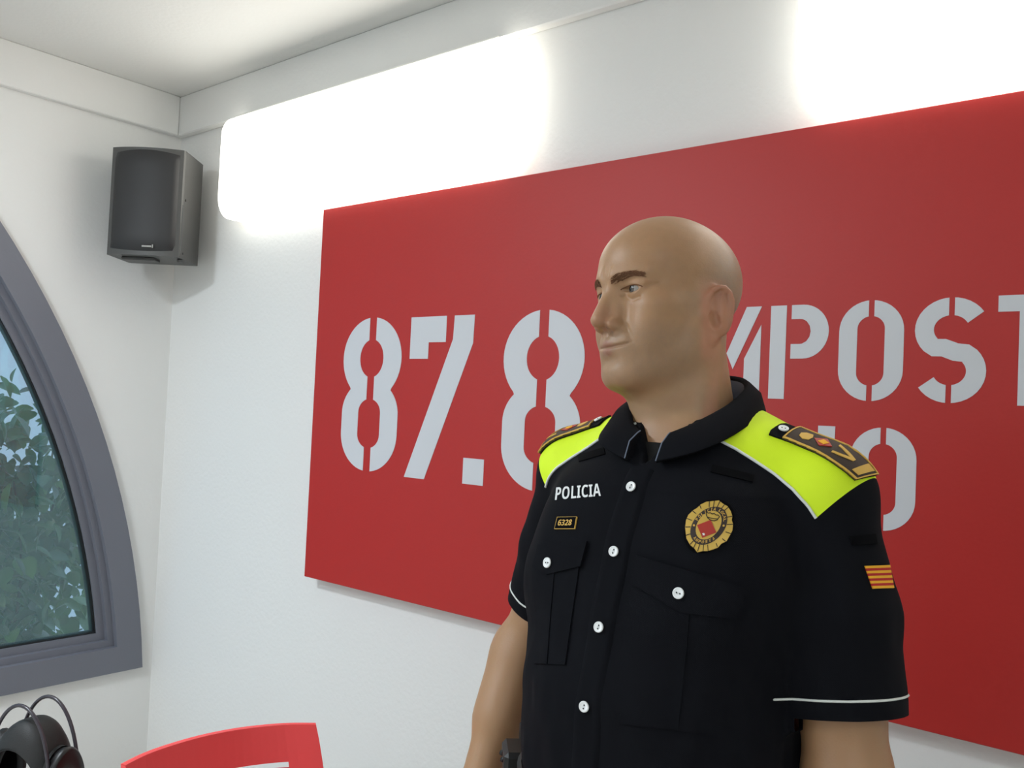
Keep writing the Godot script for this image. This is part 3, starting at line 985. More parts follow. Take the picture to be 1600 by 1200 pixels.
# ------------------------------------------------------------------ loudspeaker
func build_speaker() -> void:
	var nrm := Vector3(0.634, 0, 0.7733).normalized()
	var b := Basis(Vector3.UP.cross(nrm), Vector3.UP, nrm)
	var s := thing("wall_speaker", "dark grey loudspeaker mounted high in the corner of the room", "speaker", Vector3(0.263, 1.968, 0.275), b)
	var W := 0.268; var H := 0.392; var D := 0.20
	# cabinet: sides taper to the back, front bows out
	var prof := PackedVector2Array()      # plan (x, z), z = 0 at the front edge
	prof.append_array(V2([W / 2, -0.012, W / 2 - 0.002, -D + 0.006, W / 2 - 0.008, -D, -W / 2 + 0.008, -D, -W / 2 + 0.002, -D + 0.006, -W / 2, -0.012]))
	for k in 17:
		var u := lerpf(-1, 1, k / 16.0)
		prof.append(Vector2(u * (W / 2 - 0.004), -0.004 + 0.022 * (1.0 - u * u)))
	var tt := T(Vector3(0, 0, 0), Basis(Vector3(1, 0, 0), Vector3(0, 0, 1), Vector3(0, -1, 0)))
	var m := MB.new()
	m.prism(prof, T(Vector3(0, H, 0), tt.basis), H)
	part(m, "cabinet", M.speaker_body, s, "matt grey plastic cabinet")
	# bowed perforated grille with rounded rim
	var R := []
	for j in 13:
		var v := j / 12.0
		var row := PackedVector3Array()
		for k in 21:
			var u := lerpf(-1, 1, k / 20.0)
			var z := 0.006 + 0.023 * (1.0 - u * u)
			if k == 0 or k == 20 or j == 0 or j == 12: z -= 0.012
			row.append(Vector3(u * (W / 2 - 0.012), lerpf(0.012, H - 0.006 - 0.004 * u * u, v), z))
		R.append(row)
	m = MB.new()
	m.rows(R, false, true)
	part(m, "grille", M.speaker_grille, s, "curved dark perforated metal grille")
	m = MB.new()
	m.box(T(Vector3(0.026, 0.030, 0.0295)), Vector3(0.034, 0.006, 0.002), 0.0005)
	m.box(T(Vector3(0.047, 0.031, 0.0285)), Vector3(0.004, 0.012, 0.002), 0.0005)
	part(m, "maker_plate", M.speaker_mark, s, "small pale badge on the grille")
	# round boss of the swivel bracket and screws on the side
	var sb := Basis(Vector3(0, 0, -1), Vector3(1, 0, 0), Vector3(0, -1, 0))
	m = MB.new()
	m.prism(arc(Vector2(0.010, 0.105), Vector2(0.115, 0.088), -90, 90, 24), T(Vector3(W / 2 - 0.003, 0, 0), Basis(Vector3(0, 0, -1), Vector3(0, 1, 0), Vector3(1, 0, 0))), 0.0045)
	part(m, "bracket_boss", M.speaker_body, s, "round boss on the cabinet side")
	for q in [Vector2(0.215, -0.032), Vector2(0.020, -0.032)]:
		m = MB.new()
		m.lathe(PackedVector2Array([Vector2(0.005, -0.003), Vector2(0.005, 0.002), Vector2(0.0035, 0.003), Vector2(0.0, 0.003)]), T(Vector3(W / 2 - 0.001, q.x, q.y), sb), 12)
		part(m, "screw", M.black_plastic, s)
	# arms of the bracket under the cabinet, and its plate towards the corner
	part(at_box(Vector3(-0.03, -0.006, -0.06), Vector3(0.12, 0.012, 0.06), 0.003), "bracket_foot", M.speaker_body, s)
	part(at_box(Vector3(0.118, -0.006, -0.05), Vector3(0.012, 0.012, 0.03), 0.003), "bracket_clip", M.speaker_body, s)
	part(at_box(Vector3(0, 0.196, -0.222), Vector3(0.05, 0.30, 0.045), 0.004), "wall_bracket", M.speaker_body, s)

# ------------------------------------------------------------------ chair, table, headphones
func build_chair() -> void:
	var s := thing("red_chair", "red plastic chair with a slot in its backrest beside the sign wall", "chair", Vector3(2.03, 0, 0.89))
	var off := -s.position
	# top edge of the backrest as it stands in the room, from its left end to its right end
	var top := [Vector3(1.803, 0.805, 1.055), Vector3(1.789, 0.8085, 0.995), Vector3(1.789, 0.811, 0.906), Vector3(1.807, 0.812, 0.823), Vector3(1.842, 0.811, 0.744), Vector3(1.881, 0.808, 0.687)]
	var cu := Curve3D.new()
	for p in top: cu.add_point(p + off)
	var n := 24
	var H := 0.36
	var hole := func(u: float, v: float) -> bool: return u > 0.5 and u < 0.8 and v > 0.135 and v < 0.20 or u > 0.12 and u < 0.8 and v > 0.16 and v < 0.20
	var m := MB.new()
	var us := []
	for k in n + 1: us.append(float(k) / n)
	var vs := [0.0, 0.008, 0.03, 0.07, 0.12, 0.205, 0.245, 0.30, 0.4, 0.6, 0.8, 1.0]
	var pt := func(u: float, v: float, side: float) -> Vector3:
		var l := cu.get_baked_length()
		var squeeze := u + (maxf(u - 0.5, 0.0) * 2.0) * 0.26 * v / (1.0 + v)
		var p: Vector3 = cu.sample_baked(minf(squeeze, 1.0) * l, true)
		var tg := (cu.sample_baked(minf(squeeze * l + 0.01, l), true) - cu.sample_baked(maxf(minf(squeeze, 1.0) * l - 0.01, 0), true)).normalized()
		if squeeze > 1.0: p += tg * (squeeze - 1.0) * l
		var nn := Vector3(-tg.z, 0, tg.x)                # towards the sitter
		if nn.x < 0: nn = -nn
		var thick := 0.006 * (0.35 if v < 0.004 else 1.0)
		return p + Vector3(0, -v * H, 0) + nn * (v * 0.05 + side * thick) + Vector3(0, -0.004 * absf(side) if v < 0.004 else 0.0, 0)
	var slot := func(a: int, b: int) -> bool: return b == 5 and us[a] >= 0.33 and us[a + 1] <= 0.85
	for a in n:
		for b in vs.size() - 1:
			if slot.call(a, b): continue
			var q := []
			for e in [[a, b], [a + 1, b], [a + 1, b + 1], [a, b + 1]]:
				q.append([pt.call(us[e[0]], vs[e[1]], 1.0), pt.call(us[e[0]], vs[e[1]], -1.0)])
			m.quad(q[0][0], q[3][0], q[2][0], q[1][0])
			m.quad(q[0][1], q[1][1], q[2][1], q[3][1])
			if b == 0: m.quad(q[1][0], q[1][1], q[0][1], q[0][0])
			if b == vs.size() - 2: m.quad(q[3][0], q[3][1], q[2][1], q[2][0])
			if a == 0: m.quad(q[0][0], q[0][1], q[3][1], q[3][0])
			if a == n - 1: m.quad(q[2][0], q[2][1], q[1][1], q[1][0])
			for e in [[a, b - 1, 0, 1], [a, b + 1, 2, 3], [a - 1, b, 3, 0], [a + 1, b, 1, 2]]:
				if e[0] >= 0 and e[0] < n and e[1] >= 0 and e[1] < vs.size() - 1 and slot.call(e[0], e[1]):
					m.quad(q[e[2]][0], q[e[2]][1], q[e[3]][1], q[e[3]][0])
	part(m, "backrest", M.chair, s, "curved red plastic backrest with a long slot")
	var seat := PackedVector2Array()
	for k in 32:
		var a := TAU * k / 32
		seat.append(Vector2(signf(cos(a)) * pow(absf(cos(a)), 0.5) * 0.215, signf(sin(a)) * pow(absf(sin(a)), 0.5) * 0.205))
	m = MB.new()
	m.prism(seat, T(Vector3(0.02, 0.445, -0.015), Basis(Vector3(1, 0, 0), Vector3(0, 0, -1), Vector3(0, 1, 0))), 0.014)
	part(m, "seat", M.chair, s)
	for e in [[-1, -1], [-1, 1], [1, -1], [1, 1]]:
		m = MB.new()
		m.tube([Vector3(0.02 + e[0] * 0.15, 0.447, -0.015 + e[1] * 0.15), Vector3(0.02 + e[0] * 0.19, 0.0, -0.015 + e[1] * 0.19)], 0.011, 10)
		part(m, "leg", M.steel, s)

func build_table_and_headphones() -> void:
	var s := thing("round_table", "small round white table that carries the black headphones", "table", Vector3(1.64, 0, 1.38))
	var m := MB.new()
	m.lathe(PackedVector2Array([Vector2(0, 0.63), Vector2(0.325, 0.63), Vector2(0.335, 0.635), Vector2(0.335, 0.65), Vector2(0.33, 0.655), Vector2(0, 0.655)]), T(Vector3.ZERO), 48)
	part(m, "table_top", M.table, s)
	m = MB.new()
	m.tube([Vector3(0, 0.02, 0), Vector3(0, 0.63, 0)], 0.03, 16)
	part(m, "column", M.steel, s)
	m = MB.new()
	m.lathe(PackedVector2Array([Vector2(0, 0), Vector2(0.2, 0), Vector2(0.2, 0.008), Vector2(0.04, 0.025), Vector2(0, 0.025)]), T(Vector3.ZERO), 36)
	part(m, "base", M.steel, s)
	# headphones: two hoops from cup to cup, and the soft band that hangs under them
	var f := (Vector3(1.556, 0, 1.105) - Vector3(cam_pos.x, 0, cam_pos.z)).normalized(); var r := f.cross(Vector3.UP)
	var ax := (r * 0.051 + f * 0.040).normalized()
	var bx := (r * -0.040 + f * 0.051).normalized()
	var h := thing("headphones", "black studio headphones with two thin hoops over a soft headband", "headphones", Vector3(1.556, 0.655, 1.105), Basis(ax, Vector3.UP, ax.cross(Vector3.UP)))
	var bl: Vector3 = h.basis.inverse() * bx
	for e in [-1.0, 1.0]:
		var P := []
		for k in 33:
			var a := PI * k / 32.0
			P.append(Vector3(e * 0.031, 0.050 + sin(a) * 0.161, 0) + bl * cos(a) * 0.088)
		m = MB.new()
		m.tube(P, 0.0036, 10)
		part(m, "hoop", M.hoop, h, "thin glossy hoop")
	var R := []
	for k in 29:
		var a := lerpf(0.10, PI - 0.10, k / 28.0)
		var row := PackedVector3Array()
		for j in 13:
			var v := lerpf(-1, 1, j / 12.0)
			var w := 0.036 + 0.012 * sin(a)
			row.append(Vector3(v * w, 0.046 + sin(a) * (0.134 - 0.045 * v * v * v * v), 0) + bl * cos(a) * (0.086 - 0.012 * v * v))
		R.append(row)
	m = MB.new()
	m.rows(R)
	var R2 := []
	for row in R:
		var q := PackedVector3Array()
		for p in row: q.append(p * Vector3(0.97, 1, 1) + Vector3(0, -0.004, 0))
		R2.append(q)
	m.rows(R2, false, true)
	part(m, "headband", M.leather, h, "soft black leather band")
	for e in [-1.0, 1.0]:
		var cb := Basis(ax_of(bl), bl * e, ax_of(bl).cross(bl * e) * 1.77)
		m = MB.new()
		m.lathe(PackedVector2Array([Vector2(0, -0.006), Vector2(0.034, -0.006), Vector2(0.038, -0.002), Vector2(0.040, 0.012), Vector2(0.036, 0.020), Vector2(0.0, 0.024)]), T(Vector3(0, 0.071, 0) + bl * e * 0.080, cb), 28)
		var cup := part(m, "ear_cup", M.black_plastic, h)
		m = MB.new()
		m.lathe(PackedVector2Array([Vector2(0.021, -0.008), Vector2(0.024, -0.018), Vector2(0.033, -0.020), Vector2(0.039, -0.012), Vector2(0.039, -0.004)]), T(Vector3(0, 0.071, 0) + bl * e * 0.080, cb), 28)
		part(m, "ear_pad", M.leather, cup)

func ax_of(v: Vector3) -> Vector3:
	return v.cross(Vector3.UP).normalized()

# ------------------------------------------------------------------ the policeman
func skin_color(w: Vector3) -> Color:       # base colours of skin, lips, brows and shaved hair, linear
	var base := Color(0.395, 0.222, 0.114)
	if w.y < 1.46:
		return base
	var l := head_b.inverse() * (w - HEAD) / HS
	var p := Vector3(absf(l.x), l.y, l.z)
	var k := folds.get_noise_3dv(w * 9.0)
	var fine := folds.get_noise_3dv(w * 70.0)
	var c := base
	# shaved hair: back and sides of the skull above the ears and down the nape
	var line := 0.012 - p.y * 0.55 + (0.02 if p.y < -0.01 else 0.0)
	var hair := clampf((0.004 + line - p.z) / 0.045, 0, 1) * clampf((p.y + (0.045 if p.z > -0.03 else 0.09)) / 0.05, 0, 1)
	hair *= clampf((p.x - 0.028 + (0.10 if p.z < -0.045 else 0.0)) / 0.012 , 0, 1) if p.y > 0.07 else 1.0
	c = c.lerp(Color(0.31, 0.235, 0.175), hair * (0.65 + 0.35 * fine))
	# shaved beard
	var beard := clampf((-0.045 - p.y) / 0.02, 0, 1) * clampf((p.y + 0.135) / 0.02, 0, 1) * clampf((p.z + 0.01) / 0.03, 0, 1)
	c = c.lerp(Color(0.31, 0.195, 0.118), beard * (0.55 + 0.3 * fine))
	# ears, nose and cheeks are redder
	var ear := clampf((p.x - 0.0745) / 0.005, 0, 1) * clampf((0.012 - p.z) / 0.01, 0, 1) * clampf((0.012 - p.y) / 0.006, 0, 1)
	c = c.lerp(Color(0.47, 0.195, 0.115), ear * 0.7)
	var nose := clampf(1.0 - (p - Vector3(0.004, -0.044, 0.105)).length() / 0.026, 0, 1)
	c = c.lerp(Color(0.43, 0.20, 0.125), nose * 0.6)
	# lips
	var up := cone(p, Vector3(0, -0.0735, 0.0965), Vector3(0.0245, -0.0765, 0.081), 0.0046, 0.0026)
	var lo := cone(p, Vector3(0, -0.0850, 0.0945), Vector3(0.021, -0.0800, 0.0815), 0.0054, 0.0032)
	var lip := clampf(-minf(up, lo) / 0.0018 + 0.4, 0, 1)
	c = c.lerp(Color(0.33, 0.15, 0.11), lip * 0.65)
	return c * (1.0 + 0.05 * k)

func skin_mesh() -> MB:
	var m := nets(head_d, Vector3(-0.17, 1.43, -0.15), Vector3(0.10, 1.775, 0.17), HEAD_CELL, 1.55, 3)
	var b := nets(body_d, Vector3(-0.40, 0.86, -0.20), Vector3(0.36, 1.50, 0.26), 0.011)
	m.add(b)
	for s in 2:
		var o: Vector3 = wrist[s]
		m.add(nets(hand_d.bind(s), o + Vector3(-0.09, -0.22, -0.08), o + Vector3(0.09, 0.06, 0.13), 0.0045))
	m.c.resize(m.v.size())
	for k in m.v.size(): m.c[k] = skin_color(m.v[k])
	return m

func eyeball(look: Vector3) -> MB:      # sphere with iris and pupil in the colours of its points
	var m := MB.new()
	var b := Basis.looking_at(-look, Vector3.UP)
	var R := []
	var n := 30
	var cols := PackedColorArray()
	for j in n + 1:
		var a := PI * j / n
		if j < 16: a = PI * 0.36 * j / 15.0
		else: a = PI * lerpf(0.36, 1.0, (j - 15.0) / (n - 15.0))
		var row := PackedVector3Array()
		for k in 28:
			var t := TAU * k / 28
			var r := 0.0122 + 0.0007 * clampf(1.0 - a / 0.5, 0, 1)
			row.append(b * (Vector3(sin(a) * cos(t), sin(a) * sin(t), cos(a)) * r))
			var ring_ := a * 0.0122
			var col := Color(0.33, 0.295, 0.27)
			if ring_ < 0.0070: col = Color(0.035, 0.03, 0.027)
			if ring_ < 0.0063: col = Color(0.075, 0.07, 0.062)
			if ring_ < 0.0030: col = Color(0.008, 0.008, 0.008)
			cols.append(col)
		R.append(row)
	m.rows(R, true, true)
	m.c = cols
	return m

func button_at(p: Vector3, nrm: Vector3, parent: Node, turn := 0.0, r := 0.0066) -> void:
	var x := nrm.cross(Vector3(0.2, 1, 0)).normalized()
	var b := Basis(x, nrm, x.cross(nrm)) * Basis(Vector3.UP, turn)
	var m := MB.new()
	var pr := PackedVector2Array([Vector2(0, 0), Vector2(r * 0.9, 0), Vector2(r, 0.0008), Vector2(r * 0.97, 0.0022), Vector2(r * 0.82, 0.0026), Vector2(r * 0.66, 0.0018), Vector2(0.0, 0.0016)])
	m.lathe(pr, T(p, b), 22)
	var o := part(m, "button", M.button, parent, "small white two-hole button")
	m = MB.new()
	for e in [-1.0, 1.0]:
		m.lathe(PackedVector2Array([Vector2(0.0009, 0.0016), Vector2(0.0009, 0.0021), Vector2(0.0, 0.0021)]), T(p + b * Vector3(e * 0.0021, 0, 0), b), 8)
	o.mesh = join(o.mesh, m)
	o.material_override = null
	o.set_surface_override_material(0, M.button)
	o.set_surface_override_material(1, M.hole)

func join(a: ArrayMesh, b: MB) -> ArrayMesh:
	var ar := []
	ar.resize(Mesh.ARRAY_MAX)
	ar[Mesh.ARRAY_VERTEX] = b.v; ar[Mesh.ARRAY_NORMAL] = b.n; ar[Mesh.ARRAY_INDEX] = b.i
	a.add_surface_from_arrays(Mesh.PRIMITIVE_TRIANGLES, ar)
	return a

func catmull(P: Array, u: float) -> Vector3:
	var n := P.size() - 1
	var t := clampf(u, 0, 1) * n
	var k := mini(int(t), n - 1)
	t -= k
	var a: Vector3 = P[maxi(k - 1, 0)]; var b: Vector3 = P[k]; var c: Vector3 = P[k + 1]; var d: Vector3 = P[mini(k + 2, n)]
	return 0.5 * (2.0 * b + (c - a) * t + (2.0 * a - 5.0 * b + 4.0 * c - d) * t * t + (3.0 * b - a - 3.0 * c + d) * t * t * t)

var yoke_line := []          # (|x|, y) of the yoke's lower seam
func yoke_f(p: Vector3) -> float:
	var x := absf(p.x)
	var k := 0
	while k < yoke_line.size() - 2 and x > yoke_line[k + 1].x: k += 1
	var a: Vector2 = yoke_line[k]; var b: Vector2 = yoke_line[k + 1]
	return (p.y - (a.y + (b.y - a.y) * (x - a.x) / (b.x - a.x))) * 0.7

var arm_n := Vector3(0.80, 0.60, 0.0)
var arm_o := Vector3.ZERO
func armhole_f(p: Vector3) -> float:      # > 0 on the sleeve
	var q := Vector3(absf(p.x), p.y, p.z)
	var f := minf((q - arm_o).dot(arm_n), q.x - 0.172)
	return f if p.y > 1.33 else minf(f, torso_d(p, 0.0) - 0.010)

func build_man() -> void:
	var man := thing("person", "man in a dark police uniform shirt with neon yellow shoulders, head turned aside", "person", MAN)
	var body := part(skin_mesh(), "body", M.skin, man, "bald man's head, neck and bare forearms")
	for e in [-1.0, 1.0]:
		var o := part(eyeball((head_b * Vector3(-0.14, 0.01, 1.0)).normalized()), "eye", M.eye, man, "dark brown eye")
		o.position = HEAD + head_b * Vector3(e * 0.0325, -0.0060, 0.0684) * HS
	# eyebrows: short hairs laid along the brow
	for e in [-1.0, 1.0]:
		var m := MB.new()
		rng.seed = 5
		for k in 250:
			var u := rng.randf()
			var w := 0.0054 * (1.0 - 0.55 * u) * (0.7 if u < 0.06 else 1.0)
			var l := Vector3(e * lerpf(0.0105, 0.0500, u), 0.0048 + 0.0066 * sin(u * 2.4) + rng.randf_range(-w, w), 0.14)
			var p := HEAD + head_b * l * HS
			var d := head_b * Vector3(0, 0, -1)
			for s in 60:
				var q := head_d(p)
				if q < 0.0003: break
				p += d * q * 0.8
			var nrm := grad(head_d, p, 0.002)
			var along := (head_b * Vector3(e * 1.0, 0.55 * (1.0 - u) - 0.15 + rng.randf_range(-0.25, 0.25), -0.5 * u)).normalized()
			along = (along - nrm * along.dot(nrm)).normalized()
			var a := p + nrm * 0.0002
			m.tube([a, a + along * 0.0035 + nrm * 0.0008, a + along * 0.0065 + nrm * 0.0006], [0.00035, 0.0003, 0.0001], 3, false)
		part(m, "eyebrow", M.brow, man, "brown eyebrow")
		# lashes and the dark rim of the upper lid
		m = MB.new()
		var P := []
		for k in 17:
			var t := lerpf(0.05, PI - 0.05, k / 16.0)
			var p := HEAD + head_b * Vector3(e * (0.0325 + 0.0150 * cos(t)), -0.0060 + 0.0045 * sin(t), 0.12) * HS
			for s in 60:
				var q := head_d(p)
				if q < 0.0003: break
				p += head_b * Vector3(0, 0, -1) * q * 0.8
			P.append(p)
		m.tube(P, 0.0007, 6)
		part(m, "eyelashes", M.brow, man, "dark upper lash line")
	# undershirt
	var um := nets(under_d, Vector3(-0.20, 1.30, -0.14), Vector3(0.20, 1.50, 0.17), 0.008)
	um = split(um, func(p): return 1.447 - 0.12 * p.z - p.y)[0]
	part(um, "undershirt", M.under, man, "black round-necked undershirt")

	# ---- the shirt
	var near := [Vector2(1123, 688), Vector2(1150, 702), Vector2(1180, 721), Vector2(1210, 741), Vector2(1240, 766), Vector2(1262, 790), Vector2(1275, 810)]
	for q in near:
		var p: Vector3 = hit(q)[0]
		yoke_line.append(Vector2(p.x, p.y))
	yoke_line.sort_custom(func(a, b): return a.x < b.x)
	var seam_lo: Vector3 = hit(Vector2(1275, 810))[0]
	var seam_hi: Vector3 = hit(Vector2(1332, 764))[0]
	arm_o = seam_lo
	var dv := seam_hi - seam_lo
	arm_n = Vector3(dv.y, -dv.x, 0).normalized()
	if arm_n.x < 0: arm_n = -arm_n
	var whole := nets(shirt_d, Vector3(-0.35, 0.92, -0.19), Vector3(0.34, 1.52, 0.28), SHIRT_CELL)
	var cut := split(whole, armhole_f)
	var trunk := split(cut[1], func(p): return minf(yoke_f(p), Vector2(p.x + 0.004, p.z + 0.008).length() - 0.097))
	var shirt := part(trunk[1], "shirt", M.cloth, man, "dark navy short-sleeved uniform shirt")
	part(trunk[0], "yoke", M.neon, shirt, "neon yellow shoulder yoke")
	var sl := split(cut[0], func(p): return p.x)
	for s in 2:
		var dir: Vector3 = (hem[s] - shoulder[s]).normalized()
		part(split(sl[1 - s], func(p): return (hem[s] - p).dot(dir))[0], "sleeve", M.cloth, shirt)
		# white piping above the hem
		var P := []
		for k in 48:
			var a := TAU * k / 48
			var x := dir.cross(Vector3(0, 0, 1)).normalized()
			var y := dir.cross(x)
			var p: Vector3 = hem[s] - dir * 0.021 + (x * cos(a) + y * sin(a)) * 0.11
			for e in 60:
				var q := shirt_d(p)
				if q < 0.0003: break
				p -= (x * cos(a) + y * sin(a)) * q * 0.8
			P.append(p)
		var m := MB.new()
		m.tube(P, 0.0014, 8, false, true)
		part(m, "sleeve_piping", M.piping, shirt, "thin white reflective piping")
	# piping along the yoke
	for e in [-1.0, 1.0]:
		var P := []
		for k in 40:
			var x := lerpf(0.045, yoke_line[yoke_line.size() - 1].x + 0.0, k / 39.0)
			var p0 := Vector3(x, 0, 0)
			var y := 1.4
			for it in 24: y -= yoke_f(Vector3(x, y, 0)) / 0.7
			var f := front(e * x, y)
			P.append(f[0] + f[1] * 0.0006)
		var m := MB.new()
		m.tube(P, 0.0019, 8)
		part(m, "yoke_piping", M.piping, shirt, "white reflective piping under the yoke")
	# placket and its buttons
	var R := []
	for k in 46:
		var y := lerpf(1.402, 0.965, k / 45.0)
		var row := PackedVector3Array()
		for j in 9:
			var x := lerpf(-0.019, 0.019, j / 8.0)
			var f := front(x, y)
			row.append(f[0] + f[1] * (0.0028 if j > 0 and j < 8 else -0.001))
		R.append(row)
	var pm := MB.new()
	pm.rows(R)
	for k in pm.n.size():
		if pm.n[k].z < 0: pm.n[k] = -pm.n[k]
	part(pm, "placket", M.cloth, shirt)
	for q in [Vector2(988, 762), Vector2(961, 862), Vector2(938, 980), Vector2(915, 1103)]:
		var h := hit(q)
		button_at(h[0] + h[1] * 0.0030, h[1], shirt, PI / 2)
	# pockets: the bag with a pleat, then the pointed flap
	var pockets := [
		[[842, 893, 906, 884, 884, 1039, 836, 1037], [857, 897, 868, 896, 857, 1038, 846, 1037], [845, 852, 920, 846, 910, 885, 858, 898, 836, 886], Vector2(860, 880)],
		[[1000, 925, 1148, 965, 1128, 1150, 968, 1130], [1062, 955, 1078, 958, 1060, 1140, 1040, 1136], [996, 868, 1166, 919, 1148, 967, 1062, 957, 987, 912], Vector2(1062, 928)]]
	for pk in pockets:
		part(patch(V2(pk[0]), hit, 0.0004, 0.0016, 14.0), "pocket", M.cloth, shirt, "patch pocket")
		part(patch(V2(pk[1]), hit, 0.0018, 0.0014, 14.0), "pocket_pleat", M.cloth, shirt)
		part(patch(V2(pk[2]), hit, 0.0022, 0.0026, 10.0), "pocket_flap", M.cloth, shirt, "pocket flap")
		var h := hit(pk[3])
		button_at(h[0] + h[1] * 0.0050, h[1], shirt, 0.0 if pk[3].x > 1000 else 0.3, 0.0068)
	# loops for the radio above the pockets
	part(patch(V2([1113, 727, 1179, 743, 1176, 754, 1110, 738]), hit, 0.0002, 0.0014, 8.0), "fabric_tab", M.patch, shirt)
	part(patch(V2([903, 712, 944, 700, 946, 710, 905, 722]), hit, 0.0002, 0.0014, 8.0), "fabric_tab", M.patch, shirt)
	part(patch(V2([1326, 838, 1366, 834, 1369, 850, 1330, 852]), hit, 0.0004, 0.0020, 8.0), "fabric_tab", M.patch, shirt)
	# chest lettering and the number tag
	var word := func(u: Vector2) -> Vector2: return Vector2(868, 782).lerp(Vector2(939.5, 775.5), u.x) + Vector2(2.2, -20.0).lerp(Vector2(-1.0, -19.5), u.x) * u.y
	part(lettering("POLICIA", word, hit, 0.0012), "lettering", M.letter, shirt, "white word POLICIA")
	var tag := part(patch(V2([872, 808.5, 902.5, 808, 899, 827, 867.5, 827]), hit, 0.0004, 0.0016, 8.0), "number_tag", M.gold_thread, shirt, "small number tag with gold rim reading 6328")
	var inner := patch(V2([872.8, 809.3, 901.6, 808.8, 898.4, 826.2, 868.4, 826.2]), hit, 0.0021, 0.0003, 8.0)
	var digits := lettering("6328", func(u: Vector2) -> Vector2: return Vector2(873.5, 822.3).lerp(Vector2(894.6, 822.0), u.x) + Vector2(2.2, -9.0) * u.y, hit, 0.0032)
	var tm := join(inner.mesh(), digits)
	var to := part(tm, "tag_face", null, shirt)
	to.set_surface_override_material(0, M.patch); to.set_surface_override_material(1, M.gold_thread)
	build_badge(shirt)
	# flag on the sleeve
	for k in 9:
		var a0 := k / 9.0; var a1 := (k + 1) / 9.0
		var tl := Vector2(1350.5, 884.4); var tr := Vector2(1389, 883.0); var bl := Vector2(1363, 920); var br := Vector2(1395.5, 919)
		var q := PackedVector2Array([tl.lerp(bl, a0), tr.lerp(br, a0), tr.lerp(br, a1), tl.lerp(bl, a1)])
		part(patch(q, hit, 0.0004, 0.0012, 8.0), "flag_stripe", M.flag_gold if k % 2 == 0 else M.flag_red, shirt)
	build_epaulettes(shirt)
	build_collar(shirt)
	build_lower(man)

